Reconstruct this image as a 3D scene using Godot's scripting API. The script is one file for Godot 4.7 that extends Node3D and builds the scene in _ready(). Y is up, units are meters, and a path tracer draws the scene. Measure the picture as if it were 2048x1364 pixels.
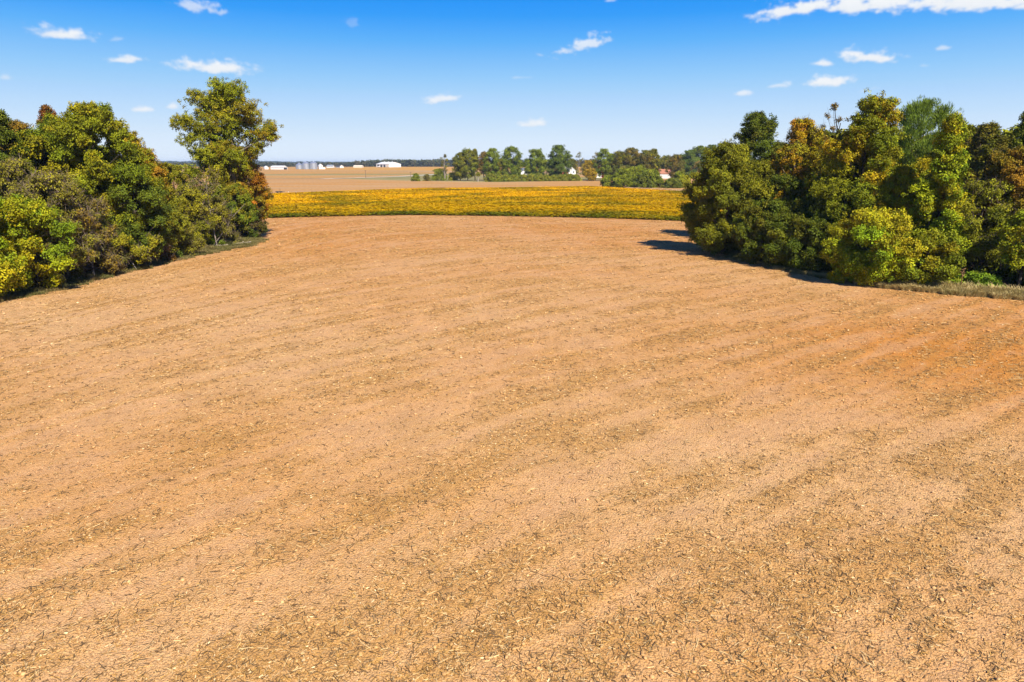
extends Node3D

const EXPOSURE := 1.9
const DEG := PI / 180.0
var rng := RandomNumberGenerator.new()
var used := {}
var N1 := FastNoiseLite.new()      # broad patches
var N2 := FastNoiseLite.new()      # streaks of crop residue
var N3 := FastNoiseLite.new()      # clods
var mat := {}
var leaf_meshes := []
var twig_mesh: ArrayMesh
var pal := {}

# ---------------------------------------------------------------- naming
func numbered(n: String) -> String:
	if not used.has(n):
		used[n] = 0
		return n
	used[n] += 1
	return "%s_%03d" % [n, used[n]]

func tag(o: Node, label: String, category := "", group := "", kind := "") -> void:
	if label != "": o.set_meta("label", label)
	if category != "": o.set_meta("category", category)
	if group != "": o.set_meta("group", group)
	if kind != "": o.set_meta("kind", kind)

func thing(n: String, label: String, category: String, at: Vector3, turn := 0.0, group := "") -> Node3D:
	var o := Node3D.new()
	o.name = numbered(n)
	add_child(o)
	o.position = at
	o.rotation.y = turn
	tag(o, label, category, group)
	return o

func part(n: String, mesh: Mesh, m: Material, parent: Node) -> MeshInstance3D:
	var o := MeshInstance3D.new()
	o.name = n if parent != self else numbered(n)
	o.mesh = mesh
	o.material_override = m
	parent.add_child(o, true)
	return o

func structure(n: String, mesh: Mesh, m: Material, label: String) -> MeshInstance3D:
	var o := part(n, mesh, m, self)
	tag(o, label, "", "", "structure")
	return o

func hgt(d: float) -> float:
	var k := [0.0, 0.0, 760.0, 0.0, 1150.0, 1.3, 1400.0, 2.9, 1500.0, 3.1, 1700.0, 2.0, 2600.0, -8.0, 4000.0, 4.0, 4600.0, 6.0, 9000.0, 0.0]
	for i in range(0, k.size() - 2, 2):
		if d <= k[i + 2]:
			return lerpf(k[i + 1], k[i + 3], clampf((d - k[i]) / (k[i + 2] - k[i]), 0, 1))
	return 0.0

func W(x: float, d: float, y := 0.0) -> Vector3:
	return Vector3(x, hgt(d) + y, -d)

func poly(pts: Array, x: float) -> float:      # piecewise linear y(x) over Vector2 points
	if x <= pts[0].x: return pts[0].y
	for i in pts.size() - 1:
		if x <= pts[i + 1].x:
			return lerpf(pts[i].y, pts[i + 1].y, (x - pts[i].x) / (pts[i + 1].x - pts[i].x))
	return pts[-1].y

func ss(a: float, b: float, x: float) -> float:
	return smoothstep(a, b, x)

func lin(c: Color) -> Color:
	return c.srgb_to_linear()

func std(c: Color, rough := 0.9, vertex := false) -> StandardMaterial3D:
	var m := StandardMaterial3D.new()
	m.albedo_color = c.linear_to_srgb()
	m.roughness = rough
	m.metallic_specular = 0.3
	m.vertex_color_use_as_albedo = vertex
	return m

# ---------------------------------------------------------------- mesh helpers
func new_st() -> SurfaceTool:
	var st := SurfaceTool.new()
	st.begin(Mesh.PRIMITIVE_TRIANGLES)
	return st

func done(st: SurfaceTool) -> ArrayMesh:
	st.generate_normals()
	return st.commit()

func quad(st: SurfaceTool, a: Vector3, b: Vector3, c: Vector3, d: Vector3) -> void:
	st.add_vertex(a); st.add_vertex(b); st.add_vertex(c)
	st.add_vertex(a); st.add_vertex(c); st.add_vertex(d)

func box(st: SurfaceTool, lo: Vector3, hi: Vector3) -> void:
	st.set_smooth_group(-1)
	var v := []
	for i in 8:
		v.append(Vector3(hi.x if i & 1 else lo.x, hi.y if i & 2 else lo.y, hi.z if i & 4 else lo.z))
	quad(st, v[0], v[2], v[3], v[1]); quad(st, v[5], v[7], v[6], v[4])
	quad(st, v[4], v[6], v[2], v[0]); quad(st, v[1], v[3], v[7], v[5])
	quad(st, v[2], v[6], v[7], v[3]); quad(st, v[4], v[0], v[1], v[5])

func tube(st: SurfaceTool, pts: Array, radii: Array, sides := 6) -> void:
	st.set_smooth_group(0)
	var prev := []
	for i in pts.size():
		var dir: Vector3 = (pts[mini(i + 1, pts.size() - 1)] - pts[maxi(i - 1, 0)]).normalized()
		var side := dir.cross(Vector3.FORWARD if absf(dir.z) < 0.8 else Vector3.RIGHT).normalized()
		var up := side.cross(dir)
		var ring := []
		for k in sides:
			var a := TAU * k / sides
			ring.append(pts[i] + (side * cos(a) + up * sin(a)) * radii[i])
		if i > 0:
			for k in sides:
				var k2 := (k + 1) % sides
				quad(st, prev[k], prev[k2], ring[k2], ring[k])
		prev = ring

func lathe(st: SurfaceTool, prof: Array, sides := 24, smooth := true) -> void:
	st.set_smooth_group(0 if smooth else -1)
	for i in prof.size() - 1:
		for k in sides:
			var a := TAU * k / sides
			var b := TAU * (k + 1) / sides
			var p: Vector2 = prof[i]
			var q: Vector2 = prof[i + 1]
			quad(st, Vector3(p.x * cos(a), p.y, p.x * sin(a)), Vector3(p.x * cos(b), p.y, p.x * sin(b)), Vector3(q.x * cos(b), q.y, q.x * sin(b)), Vector3(q.x * cos(a), q.y, q.x * sin(a)))

func rdir() -> Vector3:
	var z := rng.randf_range(-1, 1)
	var a := rng.randf() * TAU
	var r := sqrt(1 - z * z)
	return Vector3(r * cos(a), z, r * sin(a))

# a spray of small leaves; local up is the way the leaves mostly face
func leaf_spray(n: int, rad: float, ll: float, lw: float, squash: float, up: float) -> ArrayMesh:
	var st := new_st()
	st.set_smooth_group(-1)
	for i in n:
		var p := rdir() * rad * pow(rng.randf(), 0.4)
		p.y *= squash
		var nrm := (rdir() * 0.75 + Vector3.UP * up + p / rad * 0.35).normalized()
		var t := nrm.cross(rdir()).normalized()
		var b := nrm.cross(t)
		var s := rng.randf_range(0.7, 1.25)
		var v := rng.randf_range(0.72, 1.25)
		st.set_color(Color(v * rng.randf_range(0.93, 1.1), v, v * rng.randf_range(0.7, 1.2)))
		var tip := p + t * ll * s - nrm * ll * 0.18
		quad(st, p, p + t * ll * s * 0.45 + b * lw * s * 0.5 + nrm * lw * 0.15, tip, p + t * ll * s * 0.45 - b * lw * s * 0.5 + nrm * lw * 0.15)
	return done(st)

func upright_spray(n: int, rad: float, ll: float, lw: float) -> ArrayMesh:
	var st := new_st()
	st.set_smooth_group(-1)
	for i in n:
		var p := rdir() * rad
		var t := (rdir() * 0.5 + Vector3.UP).normalized()
		var b := t.cross(rdir()).normalized()
		var v := rng.randf_range(0.75, 1.25)
		st.set_color(Color(v, v, v))
		quad(st, p, p + t * ll * 0.5 + b * lw * 0.5, p + t * ll, p + t * ll * 0.5 - b * lw * 0.5)
	return done(st)

func twig_spray(n: int) -> ArrayMesh:
	var st := new_st()
	st.set_smooth_group(-1)
	for i in n:
		var p := rdir() * 0.15
		var t := (rdir() + Vector3.UP * 0.35).normalized()
		var b := t.cross(rdir()).normalized()
		var c := t.cross(b)
		var l := rng.randf_range(0.6, 1.2)
		var w := rng.randf_range(0.008, 0.016)
		var v := rng.randf_range(0.7, 1.3)
		st.set_color(Color(v, v, v))
		var mid := p + t * l * 0.5 + rdir() * 0.08
		for s in [b, c]:
			quad(st, p - s * w, p + s * w, mid + s * w * 0.8, mid - s * w * 0.8)
			quad(st, mid - s * w * 0.8, mid + s * w * 0.8, p + t * l + s * w * 0.3, p + t * l - s * w * 0.3)
	return done(st)

# ---------------------------------------------------------------- scattered copies
class Copies3D:
	var buf := PackedFloat32Array()
	var n := 0
	func add(b: Basis, o: Vector3, c: Color) -> void:
		buf.append_array(PackedFloat32Array([b.x.x, b.y.x, b.z.x, o.x, b.x.y, b.y.y, b.z.y, o.y, b.x.z, b.y.z, b.z.z, o.z, c.r, c.g, c.b, 1.0]))
		n += 1

func scatter(n: String, c: Copies3D, mesh: Mesh, m: Material, parent: Node) -> MultiMeshInstance3D:
	var mm := MultiMesh.new()
	mm.transform_format = MultiMesh.TRANSFORM_3D
	mm.use_colors = true
	mm.mesh = mesh
	mm.instance_count = c.n
	mm.buffer = c.buf
	var o := MultiMeshInstance3D.new()
	o.name = n if parent != self else numbered(n)
	o.multimesh = mm
	o.material_override = m
	parent.add_child(o, true)
	o.set_meta("kind", "stuff")
	return o

func facing(dir: Vector3, spin: float, s: Vector3) -> Basis:     # local y along dir
	var y := dir.normalized()
	var x := y.cross(Vector3.FORWARD if absf(y.z) < 0.9 else Vector3.RIGHT).normalized()
	return Basis(x, y, x.cross(y)).rotated(y, spin) * Basis.from_scale(s)

# ---------------------------------------------------------------- trees
func envelope(shape: String, t: float) -> float:
	match shape:
		"spire": return minf(1.0, (t + 0.22) / 0.42) * pow(maxf(0.0, 1.0 - t), 0.62) * 1.22 + 0.06
		"cone": return 0.08 + 0.92 * pow(1.0 - t, 0.75) * ss(-0.12, 0.15, t)
		"tall": return pow(sin(PI * clampf(0.14 + 0.84 * t, 0, 1)), 0.6)
		"shrub": return sqrt(maxf(0.0, 1.0 - t * t * 0.95))
	return pow(sin(PI * clampf(0.16 + 0.8 * t, 0, 1)), 0.55)

func grow(s: Array) -> void:
	var sd := hash(s[1])
	rng.seed = sd
	var x: float = s[4]
	var d: float = s[5]
	var h: float = s[6]
	var R: float = s[7]
	var colors: Array = pal[s[8]].map(func(q): return Color(q.r * 1.4, q.g * 1.43, q.b * 0.58))
	var shape: String = s[9]
	var base: float = s[10]
	var dens: float = s[11]
	var twig: float = s[12]
	var leaf: int = s[13]
	var bark: int = s[14]
	var root := thing(s[0], s[1], s[2], W(x, d), 0.0, s[3])
	var y0 := base * h
	var hc := h - y0
	# lobes of the crown
	var lobes: Array = []
	if s.size() > 15:
		lobes = s[15]
	else:
		var rb0 := maxf(0.35, minf(R * (0.23 if shape != "shrub" else 0.32), hc * 0.18))
		var nb := clampi(int(hc * R / (rb0 * rb0) * 1.2), 8, 115)
		if dens < 0.45: nb = mini(nb, 12)
		for i in nb:
			var t := (i + rng.randf()) / nb
			var e := envelope(shape, t) * R
			var rb := rb0 * rng.randf_range(0.55, 1.3) * (0.65 + 0.35 * clampf(e / R, 0, 1))
			var a := i * 2.4 + rng.randf_range(-0.5, 0.5)
			var q := maxf(0.0, e - rb * 0.6) * sqrt(rng.randf_range(0.2, 1.12))
			lobes.append(Vector4(q * cos(a), y0 + clampf(t * hc, rb * 0.7, hc - rb * 0.75), q * sin(a), rb))
		lobes.append(Vector4(rng.randf_range(-0.1, 0.1) * R, h - rb0 * 0.55, 0, rb0 * 0.55))
	# wood
	var st := new_st()
	var tr := 0.016 * h + 0.05
	if bark == 1: tr *= 0.8
	if s[0] == "sapling": tr = 0.1
	if s[0] == "tall_tree": tr = 0.55
	if s[0] == "stump_tree" or s[0] == "dead_tree": tr = 0.55
	var lean := Vector3(rng.randf_range(-0.06, 0.06), 0, rng.randf_range(-0.06, 0.06)) * h
	if s[1].begins_with("leaning"): lean = Vector3(0.3 * h, 0, 0)
	if shape == "shrub":
		for i in 5:
			var l: Vector4 = lobes[rng.randi() % lobes.size()]
			var tip := Vector3(l.x, l.y, l.z)
			var foot := Vector3(tip.x * 0.3, -0.05, tip.z * 0.3)
			var sm := new_st()
			tube(sm, [foot, foot.lerp(tip, 0.5) + Vector3(0, 0.1 * h, 0), tip], [0.05, 0.035, 0.015], 5)
			part("stem", done(sm), mat.bark, root)
	else:
		var tp := []
		var trr := []
		var top := 0.86 if s[0] != "stump_tree" else 0.92
		for i in 7:
			var t := i / 6.0
			tp.append(Vector3(0, -0.1, 0).lerp(Vector3(0, h * top, 0) + lean, t) + Vector3(sin(t * 5.0 + sd) * 0.012 * h * t, 0, cos(t * 4.0 + sd) * 0.012 * h * t))
			trr.append(tr * (1.25 if i == 0 else 1.0 - 0.85 * t))
		tube(st, tp, trr, 8)
		var nl := mini(lobes.size(), 18 if leaf != 3 else 9)
		for i in nl:
			var l: Vector4 = lobes[(i * 7) % lobes.size()]
			var tip := Vector3(l.x, l.y, l.z)
			var f := clampf(tip.y / h - 0.12 - 0.1 * rng.randf(), 0.12, 0.8) / top * 6.0
			var k := int(f)
			var from: Vector3 = tp[k].lerp(tp[mini(k + 1, 6)], f - k)
			var r0: float = trr[k] * 0.5
			var mid := from.lerp(tip, 0.55) + Vector3(0, -0.03 * h, 0) + rdir() * 0.04 * R
			tube(st, [from, mid, tip], [r0, r0 * 0.6, maxf(0.02, r0 * 0.22)], 5)
			if dens < 0.65 or s[0] == "tall_tree":
				for j in 4:
					var f2 := mid.lerp(tip, rng.randf())
					var e2 := f2 + (rdir() + Vector3.UP * 0.7).normalized() * l.w * rng.randf_range(0.7, 1.4)
					tube(st, [f2, f2.lerp(e2, 0.5) + rdir() * 0.1, e2], [r0 * 0.35, r0 * 0.25, 0.015], 4)
	if shape != "shrub": part("trunk", done(st), mat.mid_bark if s[0] == "tall_tree" or s[0] == "orange_tree" or s[1].begins_with("leaning") else mat.pale_bark if bark == 1 else mat.bark, root)
	# leaves
	var cs: float = [0.4, 0.62, 0.5, 0.85][leaf]
	var c := Copies3D.new()
	var tw := Copies3D.new()
	var cz := Vector3(0, y0 + hc * 0.4, 0)
	for l: Vector4 in lobes:
		var o := Vector3(l.x, l.y, l.z)
		var tint: Color = colors[rng.randi() % colors.size()]
		var tint2: Color = colors[rng.randi() % colors.size()]
		var bright := rng.randf_range(0.85, 1.15)
		var n := int(dens * 8.0 * pow(l.w / cs, 2.0)) + 3
		var axis := (Vector3(o.x, 0, o.z).normalized() + Vector3.UP * rng.randf_range(0.0, 0.9) + rdir() * 0.5).normalized()
		var long := rng.randf_range(0.1, 0.75) * (0.6 if s[0] == "tall_tree" else 1.0)
		for i in n:
			var v := rdir()
			var p := v * l.w * pow(rng.randf(), 0.5) * 1.05
			p.y *= 0.75
			if rng.randf() < 0.13: p *= rng.randf_range(1.15, 1.6)
			p += axis * p.dot(axis) * long
			var q := o + p
			if q.y < 0.1: continue
			var up := (Vector3.UP * 0.9 + v * 0.8 + (q - cz).normalized() * 0.4 + rdir() * 0.35)
			var k: float = cs / [0.5, 0.5, 0.5, 0.5][leaf] * rng.randf_range(0.75, 1.2)
			var col := tint.lerp(tint2, clampf(rng.randfn(0.35, 0.3), 0, 1)) * bright * rng.randf_range(0.65, 1.38)
			if leaf == 2: up = Vector3.UP + v * 0.45
			c.add(facing(up, rng.randf() * TAU, Vector3.ONE * k), q, col)
			if twig > 0 and rng.randf() < twig * 0.4:
				var g := rng.randf_range(0.7, 1.3)
				tw.add(facing(v + Vector3.UP * 0.3 + rdir() * 0.4, rng.randf() * TAU, Vector3.ONE * cs * 2.2 * rng.randf_range(0.7, 1.3)), q - p * 0.3, Color(0.25 * g, 0.19 * g, 0.145 * g))
	scatter("crown" if shape != "shrub" else "foliage", c, leaf_meshes[leaf], mat.leaf, root)
	if tw.n > 0: scatter("twigs", tw, twig_mesh, mat.twig, root)

# ---------------------------------------------------------------- ground
var bean_near := [Vector2(-160, 140), Vector2(-57, 153), Vector2(-43, 158.7), Vector2(-24, 163.3), Vector2(-3, 160.2), Vector2(20, 154.3), Vector2(38.5, 145), Vector2(60, 132), Vector2(140, 110)]
var bean_far := [Vector2(-200, 215), Vector2(-96, 265.6), Vector2(-84.7, 278.6), Vector2(-69, 298), Vector2(-41, 326), Vector2(-6, 333), Vector2(40, 356), Vector2(52, 330), Vector2(72, 290), Vector2(110, 255), Vector2(160, 220)]
var yard_near := [Vector2(-400, 545), Vector2(-130, 530), Vector2(-77, 482), Vector2(-40, 456), Vector2(-7, 440), Vector2(43, 474), Vector2(100, 545), Vector2(172, 620), Vector2(420, 700)]
var yard_far := [Vector2(-400, 548), Vector2(-132, 533), Vector2(-101, 600), Vector2(-86, 745), Vector2(-60, 750), Vector2(20, 560), Vector2(110, 640), Vector2(172, 690), Vector2(420, 755)]
var left_edge := [Vector2(20, -49), Vector2(50, -46.5), Vector2(59, -45.4), Vector2(65, -44.4), Vector2(72, -43.9), Vector2(81, -43.2), Vector2(91, -41.8), Vector2(101, -38.9), Vector2(106, -39), Vector2(112, -41), Vector2(118, -46), Vector2(130, -60)]
var right_edge := [Vector2(20, 54), Vector2(50, 49), Vector2(60, 46.2), Vector2(63, 41), Vector2(66, 37), Vector2(72, 33.3), Vector2(80, 31), Vector2(87, 28.5), Vector2(96, 29.5), Vector2(104, 32), Vector2(112, 38), Vector2(125, 52)]
var sweep := [Vector2(-70, -190), Vector2(-45, -88), Vector2(-32, -48), Vector2(-20, -21), Vector2(0, 0), Vector2(30, 22.5), Vector2(45, 35), Vector2(90, 80)]

func across(x: float, d: float) -> float:          # distance across the curving tillage passes
	return d - poly(sweep, x) * (1.0 - 0.8 * ss(70, 150, d))

func residue(x: float, d: float) -> float:
	var a := across(x, d)
	var v := 0.75 * N2.get_noise_2d(x * 0.04 + 40, a * 0.3) + 0.3 * N2.get_noise_2d(x * 0.2, a * 0.8 + 70) + 0.45 * N1.get_noise_2d(x * 0.1, d * 0.12) + 0.25 * N1.get_noise_2d(x * 0.5, d * 0.5)
	return clampf(0.5 + v * 0.85 + 0.15 * ss(0, 14, x) * ss(36, 22, d), 0, 1)

func soil(x: float, d: float) -> Color:
	var pale := Color(0.56, 0.348, 0.16)
	var rust := Color(0.5, 0.215, 0.04)
	var o := clampf(0.18 + 0.35 * N1.get_noise_2d(x * 0.03 + 9, d * 0.035) + 0.75 * ss(2, 34, x) * ss(75, 45, d) * ss(24, 38, d) + 0.42 * ss(50, 120, d), 0, 1)
	var c := pale.lerp(rust, o)
	var r := residue(x, d)
	c = c.lerp(Color(0.42, 0.23, 0.065), 0.62 * ss(0.4, 0.95, r))
	c = c.lerp(Color(0.55, 0.33, 0.17), 0.5 * ss(0.5, 0.1, r))
	return c * (1.0 + 0.12 * N1.get_noise_2d(x * 0.35, d * 0.35))

func sheet(nu: int, nv: int, at: Callable, tint: Callable, uvs := 5.0) -> ArrayMesh:
	var v := PackedVector3Array()
	var c := PackedColorArray()
	var t := PackedVector2Array()
	var ix := PackedInt32Array()
	for j in nv + 1:
		for i in nu + 1:
			var p: Vector3 = at.call(i / float(nu), j / float(nv))
			v.append(p)
			c.append(tint.call(p.x, -p.z))
			t.append(Vector2(p.x, p.z) / uvs)
	for j in nv:
		for i in nu:
			var a := j * (nu + 1) + i
			ix.append_array(PackedInt32Array([a, a + nu + 1, a + nu + 2, a, a + nu + 2, a + 1]))
	var arr := []
	arr.resize(Mesh.ARRAY_MAX)
	arr[Mesh.ARRAY_VERTEX] = v
	arr[Mesh.ARRAY_COLOR] = c
	arr[Mesh.ARRAY_TEX_UV] = t
	arr[Mesh.ARRAY_INDEX] = ix
	var m := ArrayMesh.new()
	m.add_surface_from_arrays(Mesh.PRIMITIVE_TRIANGLES, arr)
	var st := SurfaceTool.new()
	st.create_from(m, 0)
	st.generate_normals()
	var out := st.commit()
	if out.get_faces().size() > 2:                      # face upwards
		var n: PackedVector3Array = out.surface_get_arrays(0)[Mesh.ARRAY_NORMAL]
		if n[n.size() / 2].y < 0:
			st = SurfaceTool.new()
			for k in range(0, ix.size(), 3):
				var s := ix[k + 1]
				ix[k + 1] = ix[k + 2]
				ix[k + 2] = s
			arr[Mesh.ARRAY_INDEX] = ix
			m = ArrayMesh.new()
			m.add_surface_from_arrays(Mesh.PRIMITIVE_TRIANGLES, arr)
			st.create_from(m, 0)
			st.generate_normals()
			out = st.commit()
	return out

func noise_tex(freq: float, size: int, ramp: Array, seed_: int, normal := 0.0, oct := 4) -> NoiseTexture2D:
	var n := FastNoiseLite.new()
	n.seed = seed_
	n.frequency = freq
	n.fractal_octaves = oct
	n.noise_type = FastNoiseLite.TYPE_SIMPLEX_SMOOTH
	var t := NoiseTexture2D.new()
	t.width = size
	t.height = size
	t.seamless = true
	t.noise = n
	if normal > 0:
		t.as_normal_map = true
		t.bump_strength = normal
	if ramp.size():
		var g := Gradient.new()
		g.offsets = PackedFloat32Array(ramp[0])
		g.colors = PackedColorArray(ramp[1])
		t.color_ramp = g
	return t

# fine crumbs and chopped stalks pressed into the soil, as colour of the surface
func soil_texture() -> ImageTexture:
	rng.seed = 77
	var S := 1024
	var n := FastNoiseLite.new()
	n.seed = 4
	n.frequency = 0.11
	n.fractal_octaves = 4
	var src := n.get_seamless_image(S, S)
	src.convert(Image.FORMAT_L8)
	var g := src.get_data()
	var px := PackedByteArray()
	px.resize(S * S * 3)
	for i in S * S:
		var v := 236 + (g[i] - 128) * 0.34
		px[i * 3] = int(clampf(v, 0, 255))
		px[i * 3 + 1] = int(clampf(v * 0.995, 0, 255))
		px[i * 3 + 2] = int(clampf(v * 0.985, 0, 255))
	for k in 11000:
		var p := Vector2(rng.randf(), rng.randf()) * S
		var a := rng.randf() * TAU
		var dir := Vector2(cos(a), sin(a))
		var f := rng.randf()
		var col := Color(1.0, 0.99, 0.9) if f < 0.3 else Color(0.85, 0.7, 0.4) if f < 0.5 else Color(0.62, 0.5, 0.36) if f < 0.8 else Color(0.4, 0.32, 0.24)
		var w := 1 if rng.randf() < 0.6 else 2
		for t in rng.randi_range(3, 22):
			p += dir
			dir = dir.rotated(rng.randf_range(-0.06, 0.06))
			for q in w:
				var o := (posmod(int(p.y) + q, S) * S + posmod(int(p.x), S)) * 3
				px[o] = int(col.r * 255)
				px[o + 1] = int(col.g * 255)
				px[o + 2] = int(col.b * 255)
	return ImageTexture.create_from_image(Image.create_from_data(S, S, false, Image.FORMAT_RGB8, px))

# ---------------------------------------------------------------- sky
func sky_color(e: float) -> Color:
	var k := [[-90.0, Color8(214, 232, 248)], [0.0, Color8(232, 243, 254)], [1.5, Color8(222, 238, 254)], [4.0, Color8(190, 222, 253)], [6.5, Color8(150, 204, 252)], [9.0, Color8(98, 180, 252)], [10.8, Color8(58, 160, 251)], [12.2, Color8(42, 150, 250)], [20.0, Color8(18, 116, 228)], [45.0, Color8(18, 92, 195)], [90.0, Color8(16, 74, 165)]]
	for i in k.size() - 1:
		if e <= k[i + 1][0]:
			return lin(k[i][1]).lerp(lin(k[i + 1][1]), clampf((e - k[i][0]) / (k[i + 1][0] - k[i][0]), 0, 1))
	return lin(k[-1][1])

func make_sky() -> ImageTexture:
	var Wd := 4096
	var Hd := 2048
	var im := Image.create(Wd, Hd, false, Image.FORMAT_RGB8)
	for y in Hd:
		var e := 90.0 - (y + 0.5) / Hd * 180.0
		var c := sky_color(e) * (1.0 / EXPOSURE)
		im.fill_rect(Rect2i(0, y, Wd, 1), c.linear_to_srgb())
	var n := FastNoiseLite.new()
	n.seed = 12
	n.frequency = 0.45
	n.fractal_octaves = 5
	rng.seed = 31
	# azimuth, elevation, half width, half height (degrees), tilt, strength, wispiness
	var cl := [
		[-31.37, 8.13, 1.86, 0.48, -0.035, 1.00, 0.50], [-27.90, 6.83, 1.36, 0.28, 0.103, 0.90, 0.60], [-22.10, 6.59, 3.16, 0.55, -0.014, 1.00, 0.50], [-22.91, 10.51, 1.56, 0.44, -0.024, 0.62, 1.10], [-12.16, 10.03, 0.63, 0.34, -0.263, 0.16, 1.20], [-21.30, 10.25, 0.44, 0.25, 0.268, 0.50, 1.00], [5.60, 8.68, 2.10, 0.47, 0.255, 0.80, 0.80], [-5.70, 4.77, 1.68, 0.32, 0.108, 0.90, 0.50], [1.64, 2.98, 1.22, 0.30, 0.059, 0.90, 0.50], [-27.22, 3.60, 0.72, 0.22, 0.032, 0.90, 0.40], [-25.27, 3.89, 0.60, 0.23, 0.132, 0.80, 0.40], [-34.96, 5.30, 0.40, 0.17, 0.064, 0.50, 0.50], [25.92, 7.08, 2.12, 0.46, -0.109, 1.10, 0.50], [23.08, 6.85, 0.77, 0.22, -0.050, 0.95, 0.40], [23.61, 5.58, 1.89, 0.40, -0.012, 1.10, 0.45], [17.70, 4.99, 0.69, 0.19, 0.022, 0.75, 0.50], [20.30, 5.47, 0.88, 0.18, 0.065, 0.60, 0.70], [30.39, 7.41, 0.53, 0.15, 0.025, 0.55, 0.80], [29.43, 6.39, 0.30, 0.11, -0.062, 0.30, 0.80], [-28.15, 8.14, 0.61, 0.16, 0.225, 0.35, 1.00], [0.63, 6.42, 0.88, 0.11, -0.001, 0.30, 0.80], [7.56, 11.79, 0.57, 0.16, 0.073, 0.50, 0.80], [2.19, 8.08, 0.39, 0.11, -0.205, 0.30, 0.80], [26.27, 4.97, 0.71, 0.10, 0.157, 0.20, 1.00], [30.70, 3.74, 0.21, 0.08, -0.039, 0.30, 0.80], [28.33, 10.80, 9.51, 0.82, -0.096, 1.30, 0.40], [32.13, 9.88, 4.99, 0.66, -0.105, 1.30, 0.35], [20.84, 10.44, 3.37, 0.53, 0.092, 1.00, 0.60], [25.06, 10.37, 4.75, 0.54, -0.082, 1.15, 0.50]]
	for i in 60:
		var az := rng.randf_range(45, 315)
		var el := 3.0 + 45.0 * pow(rng.randf(), 1.6)
		cl.append([az, el, rng.randf_range(0.8, 3.2) * (1 + el * 0.06), rng.randf_range(0.3, 0.8) * (1 + el * 0.08), rng.randf_range(-0.15, 0.15), rng.randf_range(0.5, 1.1), rng.randf_range(0.4, 0.9)])
	for i in 8:
		cl.append([rng.randf_range(-45, 45), rng.randf_range(16, 50), rng.randf_range(2, 6), rng.randf_range(0.7, 1.8), rng.randf_range(-0.15, 0.15), rng.randf_range(0.6, 1.1), 0.6])
	var white := Color(0.93, 0.95, 0.98)
	for c in cl:
		var hw: float = c[2] * 1.5
		var hh: float = c[3] * 3.2 + absf(c[4]) * c[2]
		var ce := cos(c[1] * DEG)
		var x0 := int((c[0] - hw / ce) / 360.0 * Wd)
		var x1 := int((c[0] + hw / ce) / 360.0 * Wd)
		for y in range(int((90 - c[1] - hh) / 180.0 * Hd), int((90 - c[1] + hh) / 180.0 * Hd) + 1):
			var e := 90.0 - (y + 0.5) / Hd * 180.0
			for x in range(x0, x1 + 1):
				var az := (x + 0.5) / Wd * 360.0
				var u: float = (az - c[0]) * ce
				var v: float = e - c[1] - u * c[4]
				var q: float = u / c[2]
				var base: float = c[3] * (1.75 if v > 0 else 0.95)
				var lump: float = 0.75 + 0.5 * n.get_noise_2d(az * 1.3 + c[1] * 7.0, 3.0)
				var r := sqrt(q * q + pow(v / (base * lump), 2.0))
				var f: float = n.get_noise_2d(az * 1.7, e * 4.0) * 0.6 + n.get_noise_2d(az * 7.0 + 50, e * 14.0) * 0.22
				var a: float = c[5] * ss(0.0, 0.85, 1.18 - r + f * (0.55 + c[6]) * 0.9 - 0.08)
				a = clampf(a, 0, 1) * 0.97
				if a < 0.01: continue
				var px := posmod(x, Wd)
				var old := im.get_pixel(px, y).srgb_to_linear()
				var under: float = clampf(0.5 - v / base * 0.5, 0, 1)
				var w := white * (1.0 - 0.1 * under + 0.04 * f)
				w = Color(w.r * (1.0 - 0.03 * under), w.g * (1.0 - 0.012 * under), w.b)
				im.set_pixel(px, y, old.lerp(w * (1.02 / EXPOSURE), a).linear_to_srgb())
	return ImageTexture.create_from_image(im)

# ---------------------------------------------------------------- buildings
func gable_walls(st: SurfaceTool, w: float, l: float, hw: float, hr: float) -> void:
	box(st, Vector3(-w / 2, -0.4, -l / 2), Vector3(w / 2, hw, l / 2))
	for s in [-1, 1]:
		var z: float = s * l / 2
		st.add_vertex(Vector3(-w / 2, hw, z)); st.add_vertex(Vector3(0, hr, z)); st.add_vertex(Vector3(w / 2, hw, z))

func roof_mesh(w: float, l: float, hw: float, hr: float, over: float, th := 0.25) -> ArrayMesh:
	var st := new_st()
	st.set_smooth_group(-1)
	var k := (hr - hw) / (w / 2)
	var xo := w / 2 + over
	var yo := hw - over * k
	var z := l / 2 + over
	for s in [-1.0, 1.0]:
		var a := Vector3(0, hr + 0.02, -z)
		var b := Vector3(s * xo, yo + 0.02, -z)
		var up := Vector3(0, th, 0)
		var e := Vector3(0, 0, 2 * z)
		quad(st, a + up, b + up, b + up + e, a + up + e)
		quad(st, a, a + e, b + e, b)
		quad(st, b, b + e, b + e + up, b + up)
		quad(st, a, b, b + up, a + up)
		quad(st, a + e, a + e + up, b + e + up, b + e)
	return done(st)

func panel(x0: float, x1: float, y0: float, y1: float, face: String, w: float, l: float, thick := 0.08) -> ArrayMesh:
	var st := new_st()
	match face:
		"front": box(st, Vector3(x0, y0, l / 2 - 0.02), Vector3(x1, y1, l / 2 + thick))
		"side": box(st, Vector3(-w / 2 - thick, y0, x0), Vector3(-w / 2 + 0.02, y1, x1))
		"side2": box(st, Vector3(w / 2 - 0.02, y0, x0), Vector3(w / 2 + thick, y1, x1))
	return done(st)

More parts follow.
